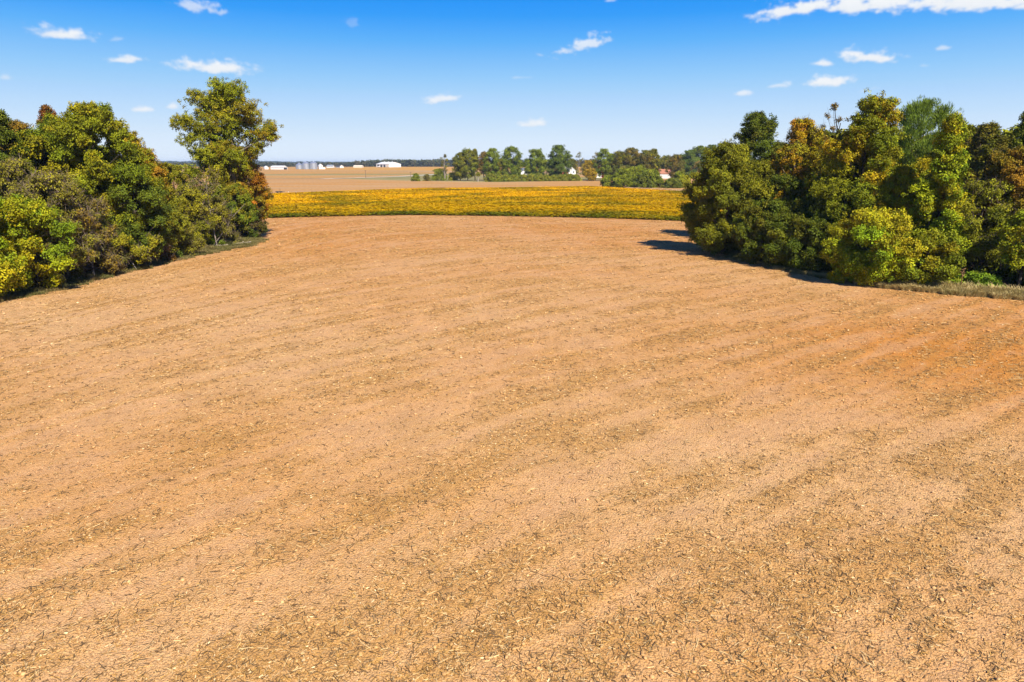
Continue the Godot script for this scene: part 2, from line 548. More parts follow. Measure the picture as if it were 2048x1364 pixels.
# gable end looks along local +z; parts: [name, face, x0, x1, y0, y1, material]
func building(n: String, label: String, category: String, x: float, d: float, turn: float, w: float, l: float, hw: float, hr: float, wall_m: String, roof_m: String, extras: Array, ground := -99.0) -> Node3D:
	var at := W(x, d)
	if ground > -99: at.y = ground
	var o := thing(n, label, category, at, turn * DEG)
	var st := new_st()
	st.set_smooth_group(-1)
	gable_walls(st, w, l, hw, hr)
	part("wall", done(st), mat[wall_m], o)
	part("roof", roof_mesh(w, l, hw, hr, 0.35), mat[roof_m], o)
	for e in extras:
		part(e[0], panel(e[2], e[3], e[4], e[5], e[1], w, l), mat[e[6]], o)
	return o

func _ready() -> void:
	# ---- camera, sky, sun, exposure
	var cam := Camera3D.new()
	cam.name = "camera"
	add_child(cam)
	cam.position = Vector3(0, 12, 0)
	cam.rotation_degrees.x = -14.67
	cam.fov = 53.13
	cam.near = 0.1
	cam.far = 14000
	cam.current = true
	var env := Environment.new()
	env.background_mode = Environment.BG_SKY
	env.tonemap_mode = Environment.TONE_MAPPER_LINEAR
	env.tonemap_exposure = EXPOSURE
	env.sdfgi_enabled = true
	env.ssao_enabled = true
	env.ssil_enabled = true
	env.fog_enabled = true
	env.fog_density = 0.00008
	env.fog_light_color = Color(0.75, 0.86, 1.0)
	env.sky = Sky.new()
	var pano := PanoramaSkyMaterial.new()
	pano.panorama = make_sky()
	env.sky.sky_material = pano
	var we := WorldEnvironment.new()
	we.name = "world"
	we.environment = env
	add_child(we)
	var sun := DirectionalLight3D.new()
	sun.name = "sun"
	add_child(sun)
	var az := 26.0 * DEG
	var el := 44.5 * DEG
	sun.look_at_from_position(Vector3.ZERO, -Vector3(sin(az) * cos(el), sin(el), cos(az) * cos(el)))
	sun.light_energy = 1.6
	sun.light_color = Color(1.0, 0.955, 0.88)
	sun.light_angular_distance = 0.5
	sun.shadow_enabled = true

	# ---- noises, materials, palettes, small meshes
	N1.seed = 3; N1.frequency = 1.0; N1.fractal_octaves = 3
	N2.seed = 8; N2.frequency = 1.0; N2.fractal_octaves = 4
	N3.seed = 15; N3.frequency = 1.0; N3.fractal_octaves = 4
	rng.seed = 1
	mat.soil = std(Color(1, 1, 1), 0.95, true)
	mat.soil.albedo_texture = soil_texture()
	mat.soil.normal_enabled = true
	mat.soil.normal_texture = noise_tex(0.05, 1024, [], 6, 9.0, 5)
	mat.soil.normal_scale = 1.0
	mat.field = std(Color(1, 1, 1), 0.95, true)
	mat.field.albedo_texture = noise_tex(0.03, 512, [[0.0, 0.5, 1.0], [Color(0.72, 0.72, 0.7), Color(0.92, 0.92, 0.92), Color(1, 1, 1)]], 22)
	mat.litter = std(Color(1, 1, 1), 0.95, true)
	mat.litter.albedo_texture = noise_tex(0.08, 512, [[0.0, 0.5, 1.0], [Color(0.45, 0.42, 0.4), Color(0.8, 0.75, 0.7), Color(1, 0.97, 0.9)]], 23)
	mat.gravel = std(Color(0.5, 0.46, 0.4), 0.95)
	mat.leaf = std(Color(1, 1, 1), 0.55, true)
	mat.leaf.metallic_specular = 0.2
	mat.leaf.backlight_enabled = true
	mat.leaf.backlight = Color(0.46, 0.46, 0.34)
	mat.leaf.cull_mode = BaseMaterial3D.CULL_DISABLED
	mat.bean = std(Color(1, 1, 1), 0.85, true)
	mat.bean.metallic_specular = 0.1
	mat.bean.backlight_enabled = true
	mat.bean.backlight = Color(0.5, 0.5, 0.3)
	mat.grass = std(Color(1, 1, 1), 0.7, true)
	mat.grass.backlight_enabled = true
	mat.grass.backlight = Color(0.5, 0.5, 0.4)
	mat.straw = std(Color(1, 1, 1), 0.6, true)
	mat.twig = std(Color(1, 1, 1), 0.9, true)
	mat.bark = std(Color(0.10, 0.08, 0.062), 0.95)
	mat.bark.albedo_texture = noise_tex(0.03, 256, [[0.0, 1.0], [Color(0.6, 0.6, 0.6), Color(1, 1, 1)]], 31)
	mat.bark.uv1_triplanar = true
	mat.pale_bark = std(Color(0.34, 0.30, 0.26), 0.9)
	mat.pale_bark.albedo_texture = noise_tex(0.02, 256, [[0.2, 0.45, 0.8], [Color(0.5, 0.47, 0.43), Color(0.85, 0.83, 0.8), Color(1, 1, 1)]], 32)
	mat.pale_bark.uv1_triplanar = true
	mat.mid_bark = std(Color(0.2, 0.175, 0.15), 0.9)
	mat.mid_bark.albedo_texture = mat.pale_bark.albedo_texture
	mat.mid_bark.uv1_triplanar = true
	mat.dead_wood = std(Color(0.36, 0.31, 0.26), 0.9)
	mat.white = std(Color(0.66, 0.66, 0.65), 0.5)
	mat.white_roof = std(Color(0.6, 0.61, 0.62), 0.4)
	mat.dark = std(Color(0.03, 0.03, 0.035), 0.8)
	mat.grey_roof = std(Color(0.2, 0.22, 0.26), 0.7)
	mat.red = std(Color(0.36, 0.06, 0.05), 0.7)
	mat.orange_roof = std(Color(0.34, 0.15, 0.09), 0.7)
	mat.beige = std(Color(0.62, 0.56, 0.45), 0.6)
	mat.wood = std(Color(0.16, 0.12, 0.09), 0.9)
	mat.glass = std(Color(0.05, 0.06, 0.08), 0.15)
	mat.steel = std(Color(0.46, 0.5, 0.55), 0.42)
	mat.steel.metallic = 0.75
	mat.rubber = std(Color(0.03, 0.03, 0.03), 0.8)
	pal = {
		"yg": [Color(0.192, 0.195, 0.015), Color(0.126, 0.164, 0.015), Color(0.244, 0.203, 0.015), Color(0.096, 0.133, 0.015)],
		"ygc": [Color(.2, .22, .015), Color(.24, .2, .015), Color(.12, .17, .015), Color(.15, .18, .02)],
		"ygo": [Color(0.225, 0.213, 0.018), Color(0.271, 0.213, 0.020), Color(0.162, 0.213, 0.018), Color(0.126, 0.180, 0.015)],
		"yl": [Color(.2, .18, .025), Color(.16, .15, .02), Color(.12, .12, .02)],
		"yo": [Color(.27, .18, .015), Color(.22, .19, .015), Color(.28, .13, .02), Color(.13, .14, .015), Color(.18, .16, .02)],
		"yo2": [Color(.2, .16, .015), Color(.15, .14, .015), Color(.24, .16, .02), Color(.1, .12, .015)],
		"yo4": [Color(.28, .18, .02), Color(.2, .15, .02)],
		"yol": [Color(0.220, 0.195, 0.015), Color(0.165, 0.171, 0.016), Color(0.286, 0.195, 0.015), Color(0.099, 0.122, 0.014), Color(0.132, 0.146, 0.014)],
		"gr": [Color(0.101, 0.129, 0.015), Color(0.134, 0.147, 0.016), Color(0.067, 0.092, 0.015), Color(0.168, 0.147, 0.015)],
		"gr2": [Color(.11, .17, .02), Color(.08, .13, .02), Color(.14, .17, .02)],
		"gr3": [Color(.08, .11, .02), Color(.12, .11, .025), Color(.1, .13, .02)],
		"gr4": [Color(0.109, 0.139, 0.028), Color(0.139, 0.163, 0.031), Color(0.085, 0.116, 0.028)],
		"gy": [Color(0.134, 0.142, 0.015), Color(0.190, 0.162, 0.015), Color(0.090, 0.114, 0.015), Color(0.146, 0.162, 0.018)],
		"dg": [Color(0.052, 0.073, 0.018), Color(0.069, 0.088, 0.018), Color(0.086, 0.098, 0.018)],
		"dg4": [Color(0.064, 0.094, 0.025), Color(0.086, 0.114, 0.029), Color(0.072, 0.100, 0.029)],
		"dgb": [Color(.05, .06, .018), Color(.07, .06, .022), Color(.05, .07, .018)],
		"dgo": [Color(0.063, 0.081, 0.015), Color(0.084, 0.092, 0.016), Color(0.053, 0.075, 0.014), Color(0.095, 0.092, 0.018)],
		"ol": [Color(.12, .12, .02), Color(.15, .13, .02), Color(.08, .09, .018)],
		"ol2": [Color(0.138, 0.138, 0.028), Color(0.166, 0.152, 0.030), Color(0.097, 0.117, 0.028)],
		"olb": [Color(0.138, 0.144, 0.018), Color(0.172, 0.163, 0.020), Color(0.092, 0.100, 0.016), Color(0.115, 0.112, 0.018)],
		"ob": [Color(.24, .13, .025), Color(.16, .1, .025), Color(.15, .13, .02)],
		"or": [Color(.26, .1, .02), Color(.18, .08, .02), Color(.15, .12, .02), Color(.22, .13, .02)],
		"or2": [Color(.2, .11, .025), Color(.15, .1, .02), Color(.13, .11, .02)],
		"rd": [Color(.13, .045, .025), Color(.1, .04, .022), Color(.12, .07, .025)],
		"rb": [Color(.12, .075, .022), Color(.09, .07, .02), Color(.15, .09, .025)],
		"rbo": [Color(0.100, 0.094, 0.018), Color(0.120, 0.094, 0.020), Color(0.070, 0.077, 0.016)],
		"rbg": [Color(0.112, 0.094, 0.027), Color(0.100, 0.106, 0.027), Color(0.150, 0.100, 0.031)],
		"rbt": [Color(.11, .06, .03), Color(.09, .055, .03), Color(.07, .06, .025)],
		"brt": [Color(.07, .055, .025), Color(.06, .065, .022), Color(.09, .06, .028)],
		"br4": [Color(.12, .1, .035), Color(.1, .09, .03)],
		"olt": [Color(.1, .09, .025), Color(.12, .11, .025), Color(.08, .075, .025)],
		"ot": [Color(.12, .11, .03), Color(.1, .09, .03), Color(.14, .125, .03)],
		"tw": [Color(.14, .1, .035), Color(.16, .11, .03), Color(.11, .085, .035)],
		"fe": [Color(.11, .15, .035), Color(.09, .13, .03)],
		"tall": [Color(.15, .155, .018), Color(.18, .15, .02), Color(.12, .14, .018), Color(.19, .13, .02), Color(.14, .16, .018)],
		"gb": [Color(0.125, 0.146, 0.025), Color(0.156, 0.167, 0.031), Color(0.102, 0.125, 0.025)],
		"gb2": [Color(0.074, 0.092, 0.024), Color(0.103, 0.112, 0.029)],
		"gbh": [Color(0.136, 0.144, 0.029), Color(0.160, 0.152, 0.035), Color(0.112, 0.128, 0.029)],
		"yb": [Color(0.240, 0.228, 0.022), Color(0.192, 0.198, 0.022)],
	}
	leaf_meshes = [leaf_spray(24, 0.5, 0.27, 0.17, 0.65, 0.9), leaf_spray(14, 0.5, 0.4, 0.26, 0.65, 0.9), upright_spray(26, 0.42, 0.5, 0.06), leaf_spray(18, 0.5, 0.3, 0.2, 0.8, 0.6)]
	twig_mesh = twig_spray(9)

	# ---- the land
	var st := new_st()
	var gm := sheet(40, 19, func(u, v):
		var ds := [-400.0, -60.0, 100.0, 300.0, 500.0, 760.0, 950.0, 1150.0, 1275.0, 1400.0, 1500.0, 1600.0, 1700.0, 2150.0, 2600.0, 3300.0, 4000.0, 4600.0, 6800.0, 9000.0]
		var d: float = ds[int(round(v * 19))]
		return W((u * 2 - 1) * (1500 + d * 0.9), d, -0.14), func(x, d): return Color(0.36, 0.22, 0.1), 40.0)
	structure("ground", gm, mat.field, "wide dry farmland reaching to the horizon")
	var rows: Array[float] = []
	for i in 8: rows.append(-60.0 + i * 8.6)
	var dd := 9.0
	while dd < 166.0:
		rows.append(dd)
		dd += maxf(0.11, dd * 0.0085)
	var nr := rows.size() - 1
	structure("tilled_field", sheet(430, nr, func(u, v):
		var d: float = rows[int(round(v * nr))]
		var x: float = (u * 2 - 1) * (0.86 * maxf(d, 0.0) + 12.0 + maxf(0.0, -d) * 0.4)
		var far := poly(bean_near, x) + 1.0
		var y := 0.0
		if d > 8.5:
			y = 0.03 * N3.get_noise_2d(x * 2.6, d * 2.6) + 0.03 * N3.get_noise_2d(x * 0.5, d * 0.5 + 30) + 0.03 * (residue(x, d) - 0.5)
		return Vector3(x, y - (0.0 if d < far else 0.08), -minf(d, far)), soil, 5.0), mat.soil, "bare tilled field of pale clay strewn with chopped corn stalks")
	structure("bean_field_soil", sheet(120, 12, func(u, v):
		var x := lerpf(-160, 140, u)
		return W(x, lerpf(poly(bean_near, x), poly(bean_far, x), v), 0.1), func(x, d): return Color(0.36, 0.25, 0.02), 8.0), mat.litter, "soil under the yellow bean crop")
	structure("harvested_field", sheet(160, 60, func(u, v):
		var x := lerpf(-420, 420, u)
		return W(x, lerpf(poly(bean_far, x), poly(yard_near, x), v), 0.0), func(x, d):
			var s := N1.get_noise_2d(x * 0.006, d * 0.06 + x * 0.004)
			var c := Color(0.44, 0.265, 0.11).lerp(Color(0.45, 0.22, 0.045), clampf(0.35 + s * 2.4, 0, 1))
			return c * (1.0 + 0.1 * N2.get_noise_2d(x * 0.02, d * 0.3)), 30.0), mat.field, "harvested tan field between the yellow beans and the far farmyard")
	structure("farmyard_grass", sheet(150, 30, func(u, v):
		var x := lerpf(-400, 420, u)
		return W(x, lerpf(poly(yard_near, x), poly(yard_far, x), v), 0.0), func(x, d):
			var s := clampf(0.5 + 0.9 * N1.get_noise_2d(x * 0.03, d * 0.05), 0, 1)
			var c := Color(0.2, 0.19, 0.06).lerp(Color(0.36, 0.28, 0.12), s * s)
			return c.lerp(Color(0.42, 0.34, 0.14), ss(9, 0, d - poly(yard_near, x)) * 0.7), 14.0), mat.field, "dry grass of the far farmyard")
	var far_rows: Array[float] = []
	for i in 24: far_rows.append(545 + i * 9.348)
	for i in 40: far_rows.append(760 + i * 9.75)
	for i in 25: far_rows.append(1150 + i * 10.0)
	for i in 5: far_rows.append(1400 + i * 25.0)
	for i in 5: far_rows.append(1525 + i * 43.75)
	var fr := far_rows.size() - 1
	structure("far_field", sheet(150, fr, func(u, v):
		var d: float = far_rows[int(round(v * fr))]
		return W((u * 2 - 1) * (500 + d * 0.5), d, -0.03), func(x, d):
			var s := N1.get_noise_2d(x * 0.0022, d * 0.016 - x * 0.001)
			var s2 := N2.get_noise_2d(x * 0.004, d * 0.05 + x * 0.004)
			var c := Color(0.44, 0.26, 0.105).lerp(Color(0.46, 0.23, 0.04), clampf(0.45 + s * 2.6, 0, 1))
			c = c.lerp(Color(0.28, 0.22, 0.07), 0.75 * ss(0.12, 0.34, s2))
			c = c.lerp(Color(0.24, 0.22, 0.07), 0.8 * ss(60, 20, absf(d - 760 - x * 0.2)) * ss(-420, -200, x))
			c = c.lerp(Color(0.5, 0.26, 0.03), 0.8 * ss(900, 1050, d + x * 0.35) * ss(-420, -250, x))
			return c, 60.0), mat.field, "far rolling stubble fields striped tan and orange")
	# gravel road
	var rd := [Vector2(-200, 512), Vector2(-144, 528), Vector2(-126, 562), Vector2(-99, 622), Vector2(-84, 700), Vector2(-74, 748), Vector2(-40, 790), Vector2(40, 830)]
	structure("gravel_road", sheet(2, 70, func(u, v):
		var q: float = v * (rd.size() - 1.001)
		var p: Vector2 = rd[int(q)].lerp(rd[int(q) + 1], q - int(q))
		return W(p.x + (u - 0.5) * 7.0, p.y, 0.12), func(x, d): return Color(1, 1, 1)), mat.gravel, "pale gravel lane crossing the far fields")
	# woodland floors
	var litter := func(x, d):
		return Color(0.11, 0.08, 0.045).lerp(Color(0.16, 0.15, 0.05), clampf(0.5 + N1.get_noise_2d(x * 0.2, d * 0.2), 0, 1))
	structure("woodland_floor", sheet(40, 110, func(u, v):
		var d := lerpf(20, 152, v)
		var e := poly(left_edge, d) + 1.3 * N1.get_noise_2d(d * 0.45, 1.0)
		return W(lerpf(-190, e, pow(u, 0.4)), d, 0.02 + 0.06 * ss(1.0, 0.95, u)), litter, 3.0), mat.litter, "leaf litter under the wood of the tall lone tree")
	structure("woodland_floor", sheet(40, 110, func(u, v):
		var d := lerpf(20, 130, v)
		var e := poly(right_edge, d) + 1.3 * N1.get_noise_2d(d * 0.45, 5.0)
		return W(lerpf(e, 190, pow(u, 2.5)), d, 0.02 + 0.06 * ss(0.0, 0.05, u)), litter, 3.0), mat.litter, "leaf litter under the shadowed wood")

	# ---- trees, bushes
	var left_wood_trees = [
		["maple_tree", "bright yellow-green maple sweeping low branches over the shaded near corner of the field", "tree", "trees along the edge of the wood with the tall tree", -47.4, 64.9, 9.0, 5.66, "yg", "round", 0.06, 1.10, 0.00, 0, 0],
		["thin_tree", "grey-green thin-leaved tree standing over the bright yellow-green maple", "tree", "trees along the edge of the wood with the tall tree", -51.4, 72.0, 12.3, 3.77, "ot", "round", 0.20, 0.55, 1.00, 0, 0],
		["maple_tree", "yellow-green maple cut by the picture edge beside the low sweeping maple", "tree", "trees along the edge of the wood with the tall tree", -47.7, 61.0, 10.5, 4.43, "yg", "round", 0.08, 1.00, 0.00, 0, 0],
		["thin_tree", "thin brownish tree with layered bare twigs beside the bright yellow-green maple", "tree", "trees along the edge of the wood with the tall tree", -46.0, 72.7, 8.5, 4.42, "tw", "round", 0.12, 0.40, 1.90, 0, 0],
		["thin_tree", "grey-olive thin-leaved tree rising behind the layered bare-twigged tree", "tree", "trees along the edge of the wood with the tall tree", -46.4, 70.0, 11.0, 4.24, "ot", "round", 0.15, 0.50, 1.30, 0, 0],
		["broadleaf_tree", "low tree with yellowish sunlit leaves above the brown thicket at the field edge", "tree", "trees along the edge of the wood with the tall tree", -45.5, 78.9, 7.0, 4.17, "yl", "round", 0.10, 0.80, 0.40, 0, 0],
		["broadleaf_tree", "tallest green tree of the wood, with a ragged leafy spur on its crown", "tree", "trees along the edge of the wood with the tall tree", -46.9, 80.0, 18.4, 5.10, "gy", "tall", 0.22, 1.00, 0.00, 0, 0],
		["broadleaf_tree", "rich green broad tree shoulder to shoulder with the tallest green tree", "tree", "trees along the edge of the wood with the tall tree", -52.4, 84.0, 17.3, 5.03, "gr", "round", 0.20, 1.00, 0.00, 0, 0],
		["broadleaf_tree", "vivid green round tree above the grey-olive thin-leaved tree", "tree", "trees along the edge of the wood with the tall tree", -51.7, 77.0, 15.3, 4.32, "gr", "round", 0.20, 1.00, 0.00, 0, 0],
		["red_oak_tree", "slim reddish-brown tree top standing out above the green crowns", "tree", "trees along the edge of the wood with the tall tree", -64.2, 99.0, 19.6, 1.82, "rd", "tall", 0.45, 0.70, 0.00, 0, 0],
		["red_oak_tree", "dull rusty crown just behind the slim reddish tree top", "tree", "trees along the edge of the wood with the tall tree", -64.9, 104.0, 18.1, 2.91, "rb", "round", 0.40, 1.00, 0.00, 0, 0],
		["broadleaf_tree", "yellow-olive tree on the slope down from the tallest green tree", "tree", "trees along the edge of the wood with the tall tree", -48.2, 88.0, 15.9, 3.52, "yo2", "round", 0.20, 1.00, 0.00, 0, 0],
		["broadleaf_tree", "orange-brown tree whose crown slopes toward the gap of sky", "tree", "trees along the edge of the wood with the tall tree", -49.9, 96.0, 13.9, 2.70, "ob", "round", 0.20, 0.85, 0.00, 0, 0],
		["broadleaf_tree", "dark green tall crown at the picture edge above the yellow-green maples", "tree", "trees along the edge of the wood with the tall tree", -53.5, 74.0, 17.4, 2.36, "dg", "tall", 0.30, 1.00, 0.00, 0, 0],
		["broadleaf_tree", "brown-olive crown between the dark green edge tree and the slim reddish top", "tree", "trees along the edge of the wood with the tall tree", -68.5, 98.0, 17.5, 4.31, "rb", "round", 0.30, 1.00, 0.00, 0, 0],
		["broadleaf_tree", "deep green middle-height tree under the yellow-olive one", "tree", "trees along the edge of the wood with the tall tree", -43.9, 80.0, 11.7, 3.87, "dg", "round", 0.15, 1.00, 0.00, 0, 0],
		["broadleaf_tree", "olive mid-height tree with yellow sprays below the orange-brown tree", "tree", "trees along the edge of the wood with the tall tree", -44.5, 86.1, 9.8, 3.48, "ol", "round", 0.12, 1.00, 0.00, 0, 0],
		["broadleaf_tree", "rounded olive tree filling the dip beside the tall lone tree", "tree", "trees along the edge of the wood with the tall tree", -48.1, 99.0, 11.8, 2.95, "ol", "round", 0.10, 1.00, 0.00, 0, 0],
		["young_tree", "yellowish young tree in front of the rounded olive tree", "tree", "trees along the edge of the wood with the tall tree", -45.5, 97.0, 8.8, 3.53, "yl", "round", 0.10, 0.70, 0.50, 0, 0],
		["tall_tree", "tall lone tree with open green and bronze crown towering over the wood", "tree", "", -45.1, 112.0, 25.0, 8.44, "tall", "round", 0.30, 0.66, 0.00, 0, 1, [Vector4(0.5,6.2,-1.2,1.9),Vector4(-3.1,3.0,-3.1,1.6),Vector4(1.5,3.8,1.8,1.7),Vector4(3.1,7.7,-2.0,1.6),Vector4(-0.4,8.5,-0.2,2.0),Vector4(-4.9,7.7,-3.3,1.6),Vector4(-4.2,3.8,-1.2,1.3),Vector4(-2.8,5.4,-1.1,1.4),Vector4(1.5,7.7,1.4,1.6),Vector4(-1.4,3.8,-0.4,1.2),Vector4(-1.1,13.9,-1.5,2.2),Vector4(-3.4,12.5,-1.4,1.9),Vector4(-2.9,8.1,-2.6,1.9),Vector4(-1.9,6.5,-2.4,1.7),Vector4(-5.8,10.5,1.4,1.4),Vector4(-2.6,21.0,-2.4,1.6),Vector4(-2.7,19.3,0.6,1.6),Vector4(-0.3,21.4,0.1,1.9),Vector4(1.3,17.7,0.3,2.0),Vector4(-3.5,16.8,1.3,1.6),Vector4(-1.7,15.0,-0.9,1.9),Vector4(-0.1,12.2,-2.0,2.0),Vector4(1.1,10.5,-1.4,1.9),Vector4(-1.5,11.0,0.0,1.7),Vector4(-2.9,12.0,-0.9,1.7),Vector4(2.6,12.2,-1.3,1.6),Vector4(-0.8,7.3,2.1,1.9),Vector4(0.7,13.9,2.1,2.0),Vector4(7.5,17.3,1.5,1.3),Vector4(7.6,15.6,0.6,1.0),Vector4(4.7,20.3,2.6,1.6),Vector4(0.7,19.2,0.4,2.2),Vector4(-1.5,17.3,2.2,1.9),Vector4(1.2,13.1,2.4,1.9),Vector4(4.1,18.4,-0.4,1.6),Vector4(1.6,22.9,-0.4,1.6),Vector4(-1.7,22.5,-3.2,1.4),Vector4(-0.0,23.4,1.0,1.5),Vector4(-3.5,21.9,0.8,1.7),Vector4(2.8,22.5,1.4,1.8),Vector4(-5.1,17.9,3.1,1.9),Vector4(-6.5,18.4,-2.1,1.0),Vector4(-1.6,19.8,-1.3,2.0),Vector4(2.8,19.3,-2.5,2.0),Vector4(-0.0,16.3,-0.4,2.4),Vector4(4.6,16.5,-0.2,2.2),Vector4(6.9,16.3,1.5,1.4),Vector4(-3.9,15.6,2.6,1.8),Vector4(2.9,13.9,-1.5,2.0),Vector4(-1.9,13.3,2.6,2.2),Vector4(1.1,21.2,-0.9,1.8),Vector4(-4.9,13.5,-0.7,1.4),Vector4(5.3,14.1,1.1,1.1),Vector4(0.9,11.6,0.8,1.9),Vector4(-3.4,10.5,-3.1,1.9),Vector4(-1.1,10.1,2.4,1.9),Vector4(-4.6,10.8,2.2,1.4)]],
		["orange_tree", "smaller orange-brown tree leaning out from the flank of the tall lone tree", "tree", "trees along the edge of the wood with the tall tree", -42.6, 114.0, 12.0, 3.03, "or", "round", 0.25, 0.90, 0.00, 0, 0],
		["broadleaf_tree", "fresh green tree wrapped around the trunk of the tall lone tree", "tree", "trees along the edge of the wood with the tall tree", -43.7, 110.0, 8.6, 2.85, "gr3", "tall", 0.20, 0.80, 0.00, 0, 0],
		["broadleaf_tree", "dark bushy tree at the foot of the tall lone tree, casting shade on the field", "tree", "trees along the edge of the wood with the tall tree", -43.5, 113.0, 6.1, 3.30, "dgb", "round", 0.02, 0.90, 0.40, 0, 0],
		["sapling", "leafless pale forked sapling in front of the tall lone tree", "tree", "pale saplings before the tall lone tree", -42.7, 99.0, 11.3, 2.39, "ot", "tall", 0.35, 0.25, 0.80, 0, 1],
		["sapling", "slender pale sapling with thin olive leaves beside the forked sapling", "tree", "pale saplings before the tall lone tree", -45.6, 101.0, 9.6, 2.04, "ot", "tall", 0.30, 0.35, 0.70, 0, 1],
		["sapling", "short straight pale-trunked sapling at the grass verge", "tree", "pale saplings before the tall lone tree", -45.8, 98.0, 6.9, 1.59, "yl", "tall", 0.45, 0.60, 0.30, 0, 1],
		["sapling", "leaning grey sapling crossing the trunk of the tall lone tree", "tree", "pale saplings before the tall lone tree", -42.7, 101.0, 7.1, 1.80, "ot", "tall", 0.20, 0.50, 0.70, 0, 1],
		["sapling", "bare grey sapling rising through the shaded thicket by the bright maple", "tree", "bare grey saplings in the thickets", -45.1, 73.0, 7.2, 1.31, "tw", "tall", 0.30, 0.22, 1.60, 0, 1],
		["sapling", "thin bare sapling between the dark tangled thicket and the fresh green shrub", "tree", "bare grey saplings in the thickets", -45.4, 77.0, 5.5, 1.38, "tw", "tall", 0.30, 0.22, 1.60, 0, 1],
		["sapling", "thin bare sapling behind the pale fallen branch", "tree", "bare grey saplings in the thickets", -44.4, 81.0, 6.3, 1.45, "tw", "tall", 0.30, 0.22, 1.60, 0, 1],
		["sapling", "thin grey sapling above the olive-brown thicket", "tree", "bare grey saplings in the thickets", -43.7, 88.0, 7.1, 1.57, "tw", "tall", 0.30, 0.22, 1.60, 0, 1],
		["sapling", "taller thin grey sapling over the reddish thicket", "tree", "bare grey saplings in the thickets", -44.0, 84.0, 7.6, 1.50, "tw", "tall", 0.30, 0.22, 1.60, 0, 1],
		["thicket", "reddish-brown thicket of arching twigs at the field edge", "shrub", "", -44.9, 84.5, 5.2, 2.64, "rbt", "shrub", 0.00, 0.75, 1.00, 0, 0],
		["thicket", "olive-brown thicket between the reddish thicket and the saplings", "shrub", "", -44.2, 90.4, 5.4, 2.76, "olt", "shrub", 0.00, 0.85, 0.60, 0, 0],
		["thicket", "dark tangled thicket under the yellowish low tree", "shrub", "", -45.7, 76.2, 4.5, 2.78, "brt", "shrub", 0.00, 0.80, 0.80, 0, 0],
		["thicket", "shaded thicket below the layered bare-twigged tree", "shrub", "", -46.4, 70.3, 3.3, 2.31, "brt", "shrub", 0.00, 0.80, 0.90, 0, 0],
		["shrub", "small fresh green shrub by the pale fallen branch", "shrub", "", -45.8, 79.4, 1.9, 1.34, "gr2", "shrub", 0.00, 1.10, 0.00, 0, 0],
		["shrub", "mixed green undergrowth shrub in front of the tall lone tree's trunk", "shrub", "", -44.0, 101.0, 2.8, 2.21, "gr3", "shrub", 0.00, 0.90, 0.40, 0, 0],
		["shrub", "brownish low shrub at the tall lone tree's foot", "shrub", "", -43.1, 104.0, 2.0, 1.89, "olt", "shrub", 0.00, 0.80, 0.60, 0, 0],
		["shrub", "dark low shrub in the shade under the bright maple", "shrub", "", -47.1, 66.4, 2.8, 2.67, "brt", "shrub", 0.00, 0.80, 0.50, 0, 0],
		["shrub", "dark green shrub showing between the reddish and the olive-brown thicket", "shrub", "", -44.6, 88.3, 4.9, 1.93, "dg", "shrub", 0.00, 1.00, 0.00, 0, 0],
		["forest_tree", "tree deep in the wood behind the tallest green tree and its neighbours", "tree", "trees deep in the wood of the tall lone tree", -80.8, 131.1, 14.4, 6.73, "dg", "round", 0.20, 0.75, 0.00, 1, 0],
		["forest_tree", "tree deep in the wood behind the tallest green tree and its neighbours", "tree", "trees deep in the wood of the tall lone tree", -71.8, 101.5, 14.8, 4.72, "gr", "round", 0.20, 0.75, 0.00, 1, 0],
		["forest_tree", "tree deep in the wood behind the tallest green tree and its neighbours", "tree", "trees deep in the wood of the tall lone tree", -74.9, 105.7, 12.7, 4.75, "dg", "round", 0.20, 0.75, 0.00, 1, 0],
		["forest_tree", "tree deep in the wood behind the tallest green tree and its neighbours", "tree", "trees deep in the wood of the tall lone tree", -69.8, 112.5, 13.2, 4.40, "yo2", "round", 0.20, 0.75, 0.00, 1, 0],
		["forest_tree", "tree deep in the wood behind the tallest green tree and its neighbours", "tree", "trees deep in the wood of the tall lone tree", -64.7, 108.0, 12.4, 4.99, "gr", "round", 0.20, 0.75, 0.00, 1, 0],
		["forest_tree", "tree deep in the wood behind the tallest green tree and its neighbours", "tree", "trees deep in the wood of the tall lone tree", -57.7, 106.6, 12.0, 5.19, "gr", "round", 0.20, 0.75, 0.00, 1, 0],
		["forest_tree", "tree deep in the wood behind the tallest green tree and its neighbours", "tree", "trees deep in the wood of the tall lone tree", -110.2, 143.6, 14.9, 6.44, "gr", "round", 0.20, 0.75, 0.00, 1, 0],
		["forest_tree", "tree deep in the wood behind the tallest green tree and its neighbours", "tree", "trees deep in the wood of the tall lone tree", -59.1, 109.1, 12.6, 5.65, "yo2", "round", 0.20, 0.75, 0.00, 1, 0],
		["forest_tree", "tree deep in the wood behind the tallest green tree and its neighbours", "tree", "trees deep in the wood of the tall lone tree", -85.6, 114.9, 12.5, 4.43, "ol", "round", 0.20, 0.75, 0.00, 1, 0],
		["forest_tree", "tree deep in the wood behind the tallest green tree and its neighbours", "tree", "trees deep in the wood of the tall lone tree", -69.0, 116.6, 13.7, 5.34, "rb", "round", 0.20, 0.75, 0.00, 1, 0],
		["forest_tree", "tree deep in the wood behind the tallest green tree and its neighbours", "tree", "trees deep in the wood of the tall lone tree", -77.1, 103.3, 12.9, 4.90, "gr", "round", 0.20, 0.75, 0.00, 1, 0],
		["forest_tree", "tree deep in the wood behind the tallest green tree and its neighbours", "tree", "trees deep in the wood of the tall lone tree", -78.2, 124.1, 12.2, 6.45, "ol", "round", 0.20, 0.75, 0.00, 1, 0],
